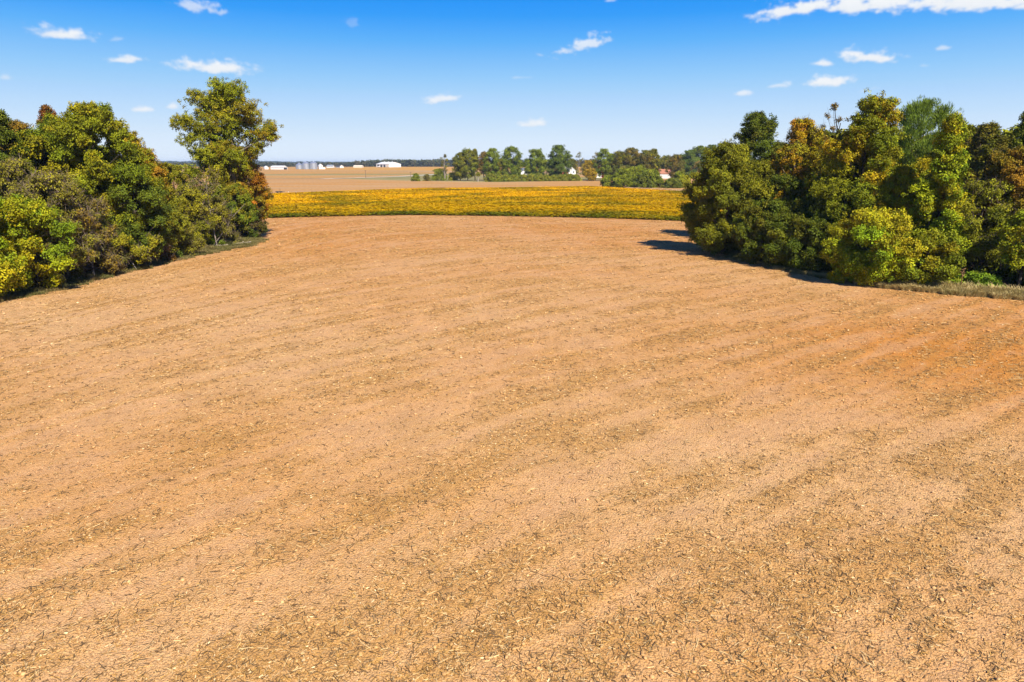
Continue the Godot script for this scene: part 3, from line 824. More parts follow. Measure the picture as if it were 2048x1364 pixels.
		["forest_tree", "tree deep in the wood behind the tallest green tree and its neighbours", "tree", "trees deep in the wood of the tall lone tree", -109.9, 147.5, 13.2, 6.64, "yo2", "round", 0.20, 0.75, 0.00, 1, 0],
		["forest_tree", "tree deep in the wood behind the tallest green tree and its neighbours", "tree", "trees deep in the wood of the tall lone tree", -79.6, 118.3, 12.0, 4.38, "gr", "round", 0.20, 0.75, 0.00, 1, 0],
		["forest_tree", "tree deep in the wood behind the tallest green tree and its neighbours", "tree", "trees deep in the wood of the tall lone tree", -71.7, 131.2, 12.4, 5.27, "yo2", "round", 0.20, 0.75, 0.00, 1, 0],
		["shrub", "deep undergrowth behind the bright maple", "shrub", "deep undergrowth of the lone tree's wood", -56.0, 80.0, 6.1, 4.07, "dg", "shrub", 0.00, 1.00, 0.00, 1, 0],
		["shrub", "deep undergrowth behind the dark tangled thicket", "shrub", "deep undergrowth of the lone tree's wood", -54.4, 88.0, 7.4, 4.14, "olt", "shrub", 0.00, 1.00, 0.00, 1, 0],
		["shrub", "deep undergrowth behind the reddish thicket", "shrub", "deep undergrowth of the lone tree's wood", -53.7, 96.0, 8.3, 4.51, "dg", "shrub", 0.00, 1.00, 0.00, 1, 0],
		["shrub", "deep undergrowth behind the olive-brown thicket", "shrub", "deep undergrowth of the lone tree's wood", -52.9, 104.0, 8.0, 4.13, "ol", "shrub", 0.00, 1.00, 0.00, 1, 0],
		["shrub", "deep undergrowth behind the short pale sapling", "shrub", "deep undergrowth of the lone tree's wood", -51.8, 112.0, 7.3, 3.64, "dgb", "shrub", 0.00, 1.00, 0.00, 1, 0],
		["shrub", "deep undergrowth behind the edge maple", "shrub", "deep undergrowth of the lone tree's wood", -59.8, 76.0, 6.4, 4.42, "dg", "shrub", 0.00, 1.00, 0.00, 1, 0],
		["shrub", "deep undergrowth behind the forked sapling", "shrub", "deep undergrowth of the lone tree's wood", -51.6, 118.0, 5.8, 2.99, "dgb", "shrub", 0.00, 1.00, 0.00, 1, 0],
	]
	var right_wood_trees = [
		["broadleaf_tree", "olive-yellow bushy tree at the tip of the shadowed wood, overhanging its long shadow", "tree", "trees along the edge of the shadowed wood", 28.7, 93.0, 14.5, 5.60, "olb", "round", 0.04, 1.25, 0.00, 0, 0],
		["broadleaf_tree", "low dark bushy tree farthest out at the tip of the shadowed wood", "tree", "trees along the edge of the shadowed wood", 28.0, 97.0, 12.0, 3.91, "olb", "round", 0.05, 1.20, 0.00, 0, 0],
		["broadleaf_tree", "dark olive tall tree with a split airy top behind the bushy tip tree", "tree", "trees along the edge of the shadowed wood", 37.0, 108.0, 19.3, 5.60, "dgo", "spire", 0.30, 0.85, 0.00, 0, 0],
		["orange_tree", "orange and yellow topped tree with bare grey limbs showing", "tree", "trees along the edge of the shadowed wood", 37.9, 93.0, 17.5, 5.20, "yo", "spire", 0.25, 0.85, 0.25, 0, 1],
		["broadleaf_tree", "dark green tree in shade below the orange-topped tree", "tree", "trees along the edge of the shadowed wood", 34.8, 90.0, 10.4, 4.36, "dgo", "round", 0.12, 1.20, 0.00, 0, 0],
		["thin_tree", "thin twiggy top with a few leaves poking above the crowns", "tree", "trees along the edge of the shadowed wood", 47.4, 106.0, 20.5, 1.69, "rb", "tall", 0.60, 0.28, 0.50, 0, 0],
		["broadleaf_tree", "brownish dark crown between the orange-topped and the biggest olive tree", "tree", "trees along the edge of the shadowed wood", 44.9, 102.0, 16.4, 4.08, "dgo", "spire", 0.30, 1.00, 0.00, 0, 0],
		["big_tree", "biggest tree of the shadowed wood, yellow-olive turning gold", "tree", "trees along the edge of the shadowed wood", 41.4, 82.0, 19.1, 6.20, "yol", "spire", 0.15, 1.10, 0.00, 0, 0],
		["broadleaf_tree", "shaded olive tree pressed against the flank of the biggest tree", "tree", "trees along the edge of the shadowed wood", 41.0, 86.0, 15.7, 4.13, "dgo", "spire", 0.20, 1.10, 0.00, 0, 0],
		["feathery_tree", "pale green feathery tree with upright sprays behind the golden trees", "tree", "trees along the edge of the shadowed wood", 57.5, 100.0, 20.2, 4.78, "fe", "tall", 0.40, 0.85, 0.00, 2, 0],
		["conical_tree", "pointed yellow-green tree lit on its flank, deep shade on the other side", "tree", "trees along the edge of the shadowed wood", 44.4, 72.0, 16.6, 3.39, "ygc", "cone", 0.12, 1.20, 0.00, 0, 0],
		["maple_tree", "low spreading tree with golden-green leaves hanging to the verge", "tree", "trees along the edge of the shadowed wood", 36.2, 69.1, 7.4, 4.94, "ygo", "round", 0.03, 1.20, 0.00, 0, 0],
		["maple_tree", "lowest golden boughs at the shaded field edge before the biggest tree", "tree", "trees along the edge of the shadowed wood", 35.1, 70.9, 2.9, 2.07, "ygo", "shrub", 0.02, 1.20, 0.00, 0, 0],
		["broadleaf_tree", "fresh green tree beside the low golden tree, under the pointed one", "tree", "trees along the edge of the shadowed wood", 40.9, 67.0, 5.6, 3.28, "gy", "round", 0.05, 1.10, 0.00, 0, 0],
		["broadleaf_tree", "golden-olive tree wedged between the biggest and the pointed tree", "tree", "trees along the edge of the shadowed wood", 43.0, 77.0, 11.7, 3.41, "yol", "spire", 0.15, 1.10, 0.00, 0, 0],
		["broadleaf_tree", "brown-olive tree with a ragged grey top beyond the pointed tree", "tree", "trees along the edge of the shadowed wood", 57.8, 86.0, 16.5, 4.82, "rbo", "spire", 0.25, 0.85, 0.40, 0, 0],
		["orange_tree", "rusty orange crown at the picture edge of the shadowed wood", "tree", "trees along the edge of the shadowed wood", 52.7, 73.0, 13.6, 2.93, "or2", "round", 0.40, 0.90, 0.00, 0, 0],
		["broadleaf_tree", "tall dark green crown cut by the picture edge", "tree", "trees along the edge of the shadowed wood", 57.8, 79.0, 18.4, 2.20, "dg", "tall", 0.30, 1.00, 0.00, 0, 0],
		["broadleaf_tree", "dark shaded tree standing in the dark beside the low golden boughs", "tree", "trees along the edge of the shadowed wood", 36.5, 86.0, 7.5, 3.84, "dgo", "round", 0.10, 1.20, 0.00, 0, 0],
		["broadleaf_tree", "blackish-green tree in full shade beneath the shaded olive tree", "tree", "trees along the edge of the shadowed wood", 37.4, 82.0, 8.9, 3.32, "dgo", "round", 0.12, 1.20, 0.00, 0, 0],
		["broadleaf_tree", "green leafy tree low above the grassy gap near the wood's tip", "tree", "trees along the edge of the shadowed wood", 34.5, 92.0, 5.6, 4.11, "gr", "round", 0.08, 1.00, 0.00, 0, 0],
		["broadleaf_tree", "brown-green tree over the dark hollow behind the tall grass", "tree", "trees along the edge of the shadowed wood", 49.3, 73.0, 10.2, 3.83, "olb", "round", 0.20, 1.00, 0.30, 0, 0],
		["broadleaf_tree", "tree with a yellow spray of leaves at the picture edge above the dark hollow", "tree", "trees along the edge of the shadowed wood", 49.6, 66.0, 7.6, 2.95, "yg", "round", 0.30, 0.80, 0.00, 0, 0],
		["broadleaf_tree", "dark tree filling the back of the hollow behind the tall grass", "tree", "trees along the edge of the shadowed wood", 60.1, 84.0, 6.4, 4.44, "dgo", "round", 0.08, 1.10, 0.00, 0, 0],
		["broadleaf_tree", "dark tree behind the fresh green one at the hollow's side", "tree", "trees along the edge of the shadowed wood", 52.0, 80.0, 6.7, 3.90, "dgo", "round", 0.06, 1.10, 0.00, 0, 0],
		["shrub", "green bramble mound in the tall grass before the dark hollow", "shrub", "", 45.4, 66.0, 1.5, 2.67, "gr2", "shrub", 0.00, 1.00, 0.00, 0, 0],
		["shrub", "brownish low shrub at the foot of the fresh green tree", "shrub", "", 41.4, 68.3, 2.0, 1.75, "brt", "shrub", 0.00, 0.80, 0.70, 0, 0],
		["shrub", "dark brushy shrub by the trunk at the tip of the shadowed wood", "shrub", "", 32.3, 97.0, 1.4, 1.77, "brt", "shrub", 0.00, 0.80, 0.70, 0, 0],
		["shrub", "black-green undergrowth shrub in the shaded gap", "shrub", "", 34.8, 84.0, 1.6, 2.46, "dgo", "shrub", 0.00, 1.00, 0.00, 0, 0],
		["forest_tree", "tree deep in the shadowed wood behind its front crowns", "tree", "trees deep in the shadowed wood", 60.7, 111.9, 14.4, 5.60, "olb", "round", 0.12, 0.80, 0.00, 1, 0],
		["forest_tree", "tree deep in the shadowed wood behind its front crowns", "tree", "trees deep in the shadowed wood", 62.3, 106.5, 15.8, 4.41, "olb", "round", 0.12, 0.80, 0.00, 1, 0],
		["forest_tree", "tree deep in the shadowed wood behind its front crowns", "tree", "trees deep in the shadowed wood", 54.7, 123.3, 16.9, 6.33, "dgo", "round", 0.12, 0.80, 0.00, 1, 0],
		["forest_tree", "tree deep in the shadowed wood behind its front crowns", "tree", "trees deep in the shadowed wood", 47.1, 98.8, 14.4, 4.37, "olb", "round", 0.12, 0.80, 0.00, 1, 0],
		["forest_tree", "tree deep in the shadowed wood behind its front crowns", "tree", "trees deep in the shadowed wood", 68.5, 125.3, 16.3, 4.73, "rbo", "round", 0.12, 0.80, 0.00, 1, 0],
		["forest_tree", "tree deep in the shadowed wood behind its front crowns", "tree", "trees deep in the shadowed wood", 47.3, 100.8, 16.4, 5.07, "rbo", "round", 0.12, 0.80, 0.00, 1, 0],
		["forest_tree", "tree deep in the shadowed wood behind its front crowns", "tree", "trees deep in the shadowed wood", 72.6, 131.2, 15.0, 4.83, "olb", "round", 0.12, 0.80, 0.00, 1, 0],
		["forest_tree", "tree deep in the shadowed wood behind its front crowns", "tree", "trees deep in the shadowed wood", 50.5, 129.8, 15.2, 5.72, "olb", "round", 0.12, 0.80, 0.00, 1, 0],
		["forest_tree", "tree deep in the shadowed wood behind its front crowns", "tree", "trees deep in the shadowed wood", 73.0, 102.2, 17.0, 5.26, "olb", "round", 0.12, 0.80, 0.00, 1, 0],
		["forest_tree", "tree deep in the shadowed wood behind its front crowns", "tree", "trees deep in the shadowed wood", 62.1, 97.2, 16.7, 3.82, "olb", "round", 0.12, 0.80, 0.00, 1, 0],
		["forest_tree", "tree deep in the shadowed wood behind its front crowns", "tree", "trees deep in the shadowed wood", 55.5, 130.4, 16.8, 5.75, "dgo", "round", 0.12, 0.80, 0.00, 1, 0],
		["forest_tree", "tree deep in the shadowed wood behind its front crowns", "tree", "trees deep in the shadowed wood", 52.8, 115.1, 14.2, 4.52, "olb", "round", 0.12, 0.80, 0.00, 1, 0],
		["forest_tree", "tree deep in the shadowed wood behind its front crowns", "tree", "trees deep in the shadowed wood", 52.7, 122.1, 16.8, 5.81, "olb", "round", 0.12, 0.80, 0.00, 1, 0],
		["forest_tree", "tree deep in the shadowed wood behind its front crowns", "tree", "trees deep in the shadowed wood", 59.2, 94.3, 15.8, 3.63, "rbo", "round", 0.12, 0.80, 0.00, 1, 0],
		["forest_tree", "tree deep in the shadowed wood behind its front crowns", "tree", "trees deep in the shadowed wood", 79.1, 123.7, 14.1, 6.20, "dgo", "round", 0.12, 0.80, 0.00, 1, 0],
		["forest_tree", "tree deep in the shadowed wood behind its front crowns", "tree", "trees deep in the shadowed wood", 63.3, 132.9, 15.8, 4.89, "rbo", "round", 0.12, 0.80, 0.00, 1, 0],
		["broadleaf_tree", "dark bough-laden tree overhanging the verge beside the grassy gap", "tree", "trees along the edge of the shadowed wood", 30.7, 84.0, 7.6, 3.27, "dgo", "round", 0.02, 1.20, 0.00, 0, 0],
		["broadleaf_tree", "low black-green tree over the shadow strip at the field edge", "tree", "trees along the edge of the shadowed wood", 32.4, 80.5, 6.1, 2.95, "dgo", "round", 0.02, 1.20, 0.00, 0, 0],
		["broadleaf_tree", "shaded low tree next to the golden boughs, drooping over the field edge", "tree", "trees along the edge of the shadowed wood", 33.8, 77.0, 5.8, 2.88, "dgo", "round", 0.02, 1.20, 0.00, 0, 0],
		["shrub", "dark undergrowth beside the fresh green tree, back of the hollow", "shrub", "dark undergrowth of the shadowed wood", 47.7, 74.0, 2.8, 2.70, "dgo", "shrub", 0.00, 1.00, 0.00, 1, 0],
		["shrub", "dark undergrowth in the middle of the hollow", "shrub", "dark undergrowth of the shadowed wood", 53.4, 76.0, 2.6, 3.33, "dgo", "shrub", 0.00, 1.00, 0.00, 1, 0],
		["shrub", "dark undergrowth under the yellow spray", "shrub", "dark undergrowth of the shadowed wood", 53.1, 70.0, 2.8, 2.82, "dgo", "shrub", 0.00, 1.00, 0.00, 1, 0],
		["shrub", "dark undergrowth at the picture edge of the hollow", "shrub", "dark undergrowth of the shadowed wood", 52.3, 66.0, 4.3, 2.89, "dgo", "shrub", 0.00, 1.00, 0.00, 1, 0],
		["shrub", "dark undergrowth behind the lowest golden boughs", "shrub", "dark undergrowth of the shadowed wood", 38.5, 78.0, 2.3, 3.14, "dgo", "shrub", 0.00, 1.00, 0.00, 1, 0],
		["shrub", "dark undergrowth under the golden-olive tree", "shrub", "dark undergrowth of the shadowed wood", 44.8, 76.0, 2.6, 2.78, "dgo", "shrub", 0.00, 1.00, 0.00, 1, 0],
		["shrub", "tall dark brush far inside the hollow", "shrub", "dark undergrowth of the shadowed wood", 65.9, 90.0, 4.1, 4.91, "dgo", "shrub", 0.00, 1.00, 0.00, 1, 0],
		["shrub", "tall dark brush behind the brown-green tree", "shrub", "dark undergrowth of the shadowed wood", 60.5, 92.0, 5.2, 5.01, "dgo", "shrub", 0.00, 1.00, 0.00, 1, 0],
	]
	var row_trees = [
		["dead_tree", "nearly dead pale tree with bare forked top at the end of the far row", "tree", "row of trees around the far farmyard", -45.8, 478.0, 17.2, 3.74, "ot", "tall", 0.35, 0.24, 0.50, 3, 1],
		["row_tree", "feathery olive tree next to the nearly dead pale tree", "tree", "row of trees around the far farmyard", -35.3, 478.0, 18.2, 5.77, "ol", "tall", 0.10, 0.80, 0.00, 3, 0],
		["row_tree", "broad olive tree of several pale stems near the dead tree", "tree", "row of trees around the far farmyard", -30.2, 478.0, 20.5, 7.80, "ol2", "tall", 0.10, 0.80, 0.00, 3, 1],
		["row_tree", "slim spire behind the broad olive many-stemmed tree", "tree", "row of trees around the far farmyard", -25.1, 478.0, 20.5, 2.38, "ol", "tall", 0.40, 0.48, 0.00, 3, 0],
		["row_tree", "thin rusty-leaved tree between the olive and the green crowns", "tree", "row of trees around the far farmyard", -19.0, 478.0, 18.8, 4.41, "rb", "tall", 0.25, 0.48, 0.30, 3, 0],
		["row_tree", "green tree with a leaning flat top in the far row", "tree", "row of trees around the far farmyard", -13.2, 478.0, 21.1, 7.46, "gr4", "tall", 0.12, 0.80, 0.00, 3, 0],
		["row_tree", "wide green tree with lacy edges in the middle of the far row", "tree", "row of trees around the far farmyard", -0.3, 478.0, 22.1, 8.82, "gr4", "tall", 0.10, 0.80, 0.00, 3, 0],
		["row_tree", "small olive tree between the leaning green and the lacy green tree", "tree", "row of trees around the far farmyard", -7.1, 478.0, 14.3, 4.76, "ol", "round", 0.08, 0.80, 0.00, 3, 0],
		["row_tree", "dense rounded tree standing free before the white farmhouse", "tree", "row of trees around the far farmyard", 15.9, 478.0, 20.5, 8.48, "gr4", "round", 0.06, 0.80, 0.00, 3, 0],
		["row_tree", "tallest dark green tree of the far row", "tree", "row of trees around the far farmyard", 31.5, 478.0, 23.1, 8.14, "dg4", "round", 0.06, 0.96, 0.00, 3, 0],
		["row_tree", "sparse grey tree beside the tallest dark green one", "tree", "row of trees around the far farmyard", 45.2, 478.0, 18.5, 4.07, "ot", "tall", 0.20, 0.32, 0.60, 3, 1],
		["row_tree", "small gold-leaved tree under the sparse grey one", "tree", "row of trees around the far farmyard", 54.8, 500.0, 13.0, 6.05, "yo4", "round", 0.20, 0.80, 0.00, 3, 0],
		["row_tree", "little yellow tree at the yard's front", "tree", "row of trees around the far farmyard", 53.2, 470.0, 7.8, 3.35, "yo4", "round", 0.10, 0.80, 0.00, 3, 0],
		["row_tree", "bare greyish tree before the red barn", "tree", "row of trees around the far farmyard", 57.0, 478.0, 18.2, 3.73, "tw", "tall", 0.30, 0.28, 0.70, 3, 1],
		["row_tree", "green flat-topped tree behind the pond bushes", "tree", "row of trees around the far farmyard", 62.1, 478.0, 20.8, 7.12, "gr4", "tall", 0.15, 0.80, 0.00, 3, 0],
		["row_tree", "olive tree rising over the pond bushes", "tree", "row of trees around the far farmyard", 72.0, 478.0, 19.2, 7.13, "ol", "tall", 0.10, 0.80, 0.20, 3, 0],
		["row_tree", "brownish broad tree over the middle of the pond bushes", "tree", "row of trees around the far farmyard", 80.7, 478.0, 21.4, 7.80, "rbg", "tall", 0.10, 0.80, 0.20, 3, 0],
		["row_tree", "rust-tinged tree with a broken top over the pond bushes", "tree", "row of trees around the far farmyard", 90.3, 478.0, 19.8, 7.47, "rbg", "tall", 0.10, 0.80, 0.20, 3, 0],
		["row_tree", "olive-green tree just before the orange-roofed shed", "tree", "row of trees around the far farmyard", 95.7, 478.0, 20.5, 5.77, "ol", "tall", 0.10, 0.80, 0.00, 3, 0],
		["row_tree", "reddish thin tree beside the orange-roofed shed", "tree", "row of trees around the far farmyard", 110.7, 478.0, 16.9, 6.45, "rbg", "tall", 0.15, 0.56, 0.30, 3, 0],
		["row_tree", "green crown just behind the flat-topped tree by the pond", "tree", "row of trees around the far farmyard", 72.4, 515.0, 18.0, 6.22, "gr4", "tall", 0.08, 0.80, 0.10, 3, 0],
		["row_tree", "olive crown between the two broad brownish trees' front and the olive tree", "tree", "row of trees around the far farmyard", 82.3, 515.0, 18.7, 6.22, "ol", "tall", 0.08, 0.80, 0.10, 3, 0],
		["row_tree", "green crown showing between the two brown-tinged trees", "tree", "row of trees around the far farmyard", 92.6, 515.0, 17.6, 6.59, "gr4", "tall", 0.08, 0.80, 0.10, 3, 0],
		["row_tree", "olive crown just behind the orange-roofed shed", "tree", "row of trees around the far farmyard", 125.0, 575.0, 17.1, 7.36, "ol", "tall", 0.08, 0.80, 0.10, 3, 0],
		["row_tree", "low olive tree behind the two-storey white farmhouse", "tree", "row of trees around the far farmyard", 49.5, 590.0, 14.8, 5.45, "ol", "tall", 0.08, 0.80, 0.10, 3, 0],
		["stump_tree", "short pale lopped trunk with a leafy tuft", "tree", "", -22.1, 455.0, 5.4, 1.30, "yl", "round", 0.70, 0.80, 0.00, 3, 1],
	]
	var far_wood_trees = [
		["far_wood_tree", "dark wood tree at the low end behind the orange-roofed shed", "tree", "dark trees of the wood beyond the pond", 144.1, 600.0, 18.5, 10.66, "dg4", "round", 0.03, 0.96, 0.00, 3, 0],
		["far_wood_tree", "second dark tree stepping up from the orange-roofed shed", "tree", "dark trees of the wood beyond the pond", 150.3, 590.0, 22.4, 9.63, "dg4", "round", 0.03, 0.96, 0.00, 3, 0],
		["far_wood_tree", "round green crown at the crest of the wood beyond the pond", "tree", "dark trees of the wood beyond the pond", 155.2, 585.0, 25.1, 10.79, "gr4", "round", 0.03, 0.96, 0.00, 3, 0],
		["far_wood_tree", "dark crown beside the round crest tree", "tree", "dark trees of the wood beyond the pond", 170.2, 600.0, 26.3, 10.64, "dg4", "round", 0.03, 0.96, 0.00, 3, 0],
		["far_wood_tree", "olive crown where the far wood meets the near dark one", "tree", "dark trees of the wood beyond the pond", 176.5, 590.0, 27.2, 11.30, "ol", "round", 0.03, 0.96, 0.00, 3, 0],
		["far_wood_tree", "low dark tree at the front of the wood beyond the pond", "tree", "dark trees of the wood beyond the pond", 139.7, 555.0, 14.6, 9.08, "dg4", "round", 0.03, 0.96, 0.00, 3, 0],
		["far_wood_tree", "low dark conical tree beside the bare grey one", "tree", "dark trees of the wood beyond the pond", 152.9, 560.0, 13.9, 9.96, "dg4", "round", 0.03, 0.96, 0.00, 3, 0],
		["bare_tree", "bare grey-purple tree at the foot of the wood beyond the pond", "tree", "", 140.8, 535.0, 13.1, 4.95, "tw", "round", 0.20, 0.32, 1.00, 3, 0],
		["far_wood_tree", "dark far wood tree half hidden by the tip of the near wood", "tree", "dark trees of the wood beyond the pond", 193.0, 610.0, 25.7, 10.82, "dg4", "round", 0.05, 0.80, 0.00, 3, 0],
		["far_wood_tree", "far wood tree seen only through gaps of the near wood", "tree", "dark trees of the wood beyond the pond", 207.2, 620.0, 25.9, 11.00, "dg4", "round", 0.05, 0.80, 0.00, 3, 0],
		["far_wood_tree", "dark tree peering over the reddish thin tree", "tree", "dark trees of the wood beyond the pond", 146.0, 640.0, 16.8, 11.37, "dg4", "round", 0.05, 0.80, 0.00, 3, 0],
		["far_wood_tree", "dark tree behind the olive-green shed tree", "tree", "dark trees of the wood beyond the pond", 141.3, 660.0, 15.1, 11.73, "dg4", "round", 0.05, 0.80, 0.00, 3, 0],
	]
	var bushes = [
		["pond_bush", "olive-green pond bush at the end toward the tan field", "bush", "willow bushes around the pond", 49.8, 352.0, 5.4, 5.78, "gb", "shrub", 0.00, 1.30, 0.00, 3, 0],
		["pond_bush", "tall green pond bush second from the tan field", "bush", "willow bushes around the pond", 56.1, 348.0, 8.6, 7.20, "gb", "shrub", 0.00, 1.30, 0.00, 3, 0],
		["pond_bush", "highest green pond bush at the back of the clump", "bush", "willow bushes around the pond", 64.1, 360.0, 9.8, 7.18, "gb", "shrub", 0.00, 1.30, 0.00, 3, 0],
		["pond_bush", "dark-based pond bush in the middle of the clump", "bush", "willow bushes around the pond", 65.3, 344.0, 6.5, 5.40, "gb2", "shrub", 0.00, 1.30, 0.00, 3, 0],
		["pond_bush", "round bright green pond bush below the orange-roofed shed", "bush", "willow bushes around the pond", 68.6, 346.0, 8.4, 6.17, "gb", "shrub", 0.00, 1.30, 0.00, 3, 0],
		["pond_bush", "small dark pond bush before the yellow-green one", "bush", "willow bushes around the pond", 78.0, 340.0, 4.2, 4.86, "gb2", "shrub", 0.00, 1.30, 0.00, 3, 0],
		["pond_bush", "yellow bush peeping over the pond clump", "bush", "willow bushes around the pond", 69.2, 372.0, 8.1, 4.51, "yb", "shrub", 0.00, 1.30, 0.00, 3, 0],
		["pond_bush", "slim upright pond bush", "bush", "willow bushes around the pond", 83.4, 350.0, 7.4, 3.50, "gb", "shrub", 0.00, 1.30, 0.00, 3, 0],
		["pond_bush", "yellow-green pond bush at the end toward the shadowed wood", "bush", "willow bushes around the pond", 85.0, 346.0, 5.5, 3.70, "yb", "shrub", 0.00, 1.30, 0.00, 3, 0],
		["round_bush", "clipped-looking round green bush beside the gravel road", "bush", "", -63.7, 465.0, 4.6, 2.82, "gb", "shrub", 0.00, 1.00, 0.00, 3, 0],
		["round_bush", "thin brownish bush near the round roadside bush", "bush", "", -57.0, 470.0, 3.9, 2.68, "br4", "shrub", 0.00, 0.60, 0.50, 3, 0],
		["yard_bush", "broad green bush behind the nearly dead pale tree", "bush", "", -49.3, 480.0, 7.7, 5.48, "gb", "shrub", 0.00, 1.00, 0.00, 3, 0],
		["yard_bush", "yellow-green bush at the foot of the feathery olive tree", "bush", "", -40.9, 482.0, 5.0, 3.44, "yb", "shrub", 0.00, 1.00, 0.00, 3, 0],
		["hedge_bush", "hedge bush at the hedge's end by the lopped pale trunk", "bush", "clipped hedge of the far farmyard", -13.9, 452.0, 4.5, 3.87, "gbh", "shrub", 0.00, 1.40, 0.00, 3, 0],
		["hedge_bush", "hedge bush next to the end one by the lopped trunk", "bush", "clipped hedge of the far farmyard", -9.1, 453.8, 4.5, 3.89, "gbh", "shrub", 0.00, 1.40, 0.00, 3, 0],
		["hedge_bush", "hedge bush before the leaning green tree", "bush", "clipped hedge of the far farmyard", -3.9, 455.7, 4.1, 3.90, "gbh", "shrub", 0.00, 1.40, 0.00, 3, 0],
		["hedge_bush", "hedge bush just short of the gap", "bush", "clipped hedge of the far farmyard", 1.3, 457.6, 3.8, 3.92, "gbh", "shrub", 0.00, 1.40, 0.00, 3, 0],
		["hedge_bush", "hedge bush just past the gap", "bush", "clipped hedge of the far farmyard", 7.5, 459.9, 4.1, 3.94, "gbh", "shrub", 0.00, 1.40, 0.00, 3, 0],
		["hedge_bush", "hedge bush under the dense rounded tree", "bush", "clipped hedge of the far farmyard", 12.5, 461.7, 4.3, 3.95, "gbh", "shrub", 0.00, 1.40, 0.00, 3, 0],
		["hedge_bush", "tallest hedge bush beside the rounded tree", "bush", "clipped hedge of the far farmyard", 17.5, 463.5, 4.6, 3.97, "gbh", "shrub", 0.00, 1.40, 0.00, 3, 0],
		["hedge_bush", "low hedge bush before the white farmhouse", "bush", "clipped hedge of the far farmyard", 22.9, 465.4, 3.6, 3.99, "gbh", "shrub", 0.00, 1.40, 0.00, 3, 0],
		["hedge_bush", "low hedge bush under the tallest dark tree", "bush", "clipped hedge of the far farmyard", 28.4, 467.4, 3.6, 4.00, "gbh", "shrub", 0.00, 1.40, 0.00, 3, 0],
		["hedge_bush", "hedge bush past the tallest dark tree", "bush", "clipped hedge of the far farmyard", 33.5, 469.2, 3.9, 4.02, "gbh", "shrub", 0.00, 1.40, 0.00, 3, 0],
		["hedge_bush", "hedge bush next to last toward the pond", "bush", "clipped hedge of the far farmyard", 39.0, 471.1, 4.2, 4.03, "gbh", "shrub", 0.00, 1.40, 0.00, 3, 0],
		["hedge_bush", "last hedge bush toward the pond", "bush", "clipped hedge of the far farmyard", 42.8, 472.4, 3.8, 4.05, "gbh", "shrub", 0.00, 1.40, 0.00, 3, 0],
	]
	for list in [left_wood_trees, right_wood_trees, row_trees, far_wood_trees, bushes]:
		for s in list: grow(s)

	# ---- far woods that read as one mass
	rng.seed = 501
	var far_crown := leaf_spray(90, 0.5, 0.3, 0.22, 0.8, 0.55)
	var fc := Copies3D.new()
	for i in 3200:
		var d := rng.randf_range(1640, 2150)
		var x := rng.randf_range(-1150, 1250)
		var big := ss(-420, -320, x)
		var hh := lerpf(rng.randf_range(9, 13), rng.randf_range(15, 22) + 3.0 * N1.get_noise_2d(x * 0.01, 2.0), big)
		var k := rng.randf_range(0.8, 1.25)
		fc.add(Basis.from_scale(Vector3(hh * 0.85, hh, hh * 0.85)).rotated(Vector3.UP, rng.randf() * TAU), W(x, d, hh * 0.42), Color(0.05, 0.065, 0.022).lerp(Color(0.09, 0.08, 0.025), rng.randf()) * k)
	tag(scatter("distant_woods", fc, far_crown, mat.leaf, self), "dark woods along the skyline behind the white barn", "", "", "stuff")
	fc = Copies3D.new()
	for i in 2600:
		var d := rng.randf_range(3950, 4500)
		var x := rng.randf_range(-3200, 3400)
		var hh := rng.randf_range(12, 18) + 7.0 * N1.get_noise_2d(x * 0.002, 8.0)
		fc.add(Basis.from_scale(Vector3(hh * 1.3, hh, hh * 1.3)).rotated(Vector3.UP, rng.randf() * TAU), W(x, d, hh * 0.4), Color(0.045, 0.06, 0.03) * rng.randf_range(0.8, 1.2))
	tag(scatter("distant_woods", fc, far_crown, mat.leaf, self), "hazy blue wooded ridge on the horizon", "", "", "stuff")

	# ---- yellow bean crop
	rng.seed = 601
	var bean := leaf_spray(16, 0.46, 0.36, 0.3, 0.5, 2.2)
	var bc := Copies3D.new()
	var x := -150.0
	while x < 118.0:
		var a := poly(bean_near, x)
		var b := poly(bean_far, x)
		var d := a
		while d < b:
			var p := Vector2(x + rng.randf_range(-0.4, 0.4), d + rng.randf_range(-0.4, 0.4))
			d += 0.82
			if p.x < -0.52 * d - 25 or p.x > 0.3 * d + 25: continue
			var line := poly([Vector2(-150, 185), Vector2(-72, 197), Vector2(-48, 206), Vector2(-32, 221), Vector2(4, 240), Vector2(33, 262), Vector2(68, 293), Vector2(120, 320)], p.x)
			var t := clampf(0.8 + 0.9 * N1.get_noise_2d(p.x * 0.03, p.y * 0.045) + 0.5 * N2.get_noise_2d(p.x * 0.12, p.y * 0.3), 0, 1)
			if p.y < line: t = t * 0.7
			var g := ss(13, 3, p.y - a) * clampf(0.75 + 0.8 * N1.get_noise_2d(p.x * 0.05, 4.0), 0, 1)
			g = maxf(g, 0.8 * ss(3.0, 0.5, absf(p.y - line)) * clampf(0.5 + N1.get_noise_2d(p.x * 0.06, 9.0), 0, 1))
			g = maxf(g, 0.85 * ss(1.0, 0.5, pow((p.x + 28) / 20.0, 2) + pow((p.y - 304) / 6.0, 2)))
			t = clampf(t * (1.0 - g) + 0.08 * rng.randf_range(-1, 1), 0, 1)
			if absf(p.y - line) < 1.2 and rng.randf() < 0.5 + 0.5 * N1.get_noise_2d(p.x * 0.08, 20.0): continue
			var col := Color(0.11, 0.125, 0.004).lerp(Color(0.74, 0.425, 0.0), t) * rng.randf_range(0.9, 1.1)
			bc.add(Basis.from_scale(Vector3(1.45, rng.randf_range(0.75, 0.95), 1.45)).rotated(Vector3.UP, rng.randf() * TAU), Vector3(p.x, 0.36, -p.y), col)
		x += 0.82
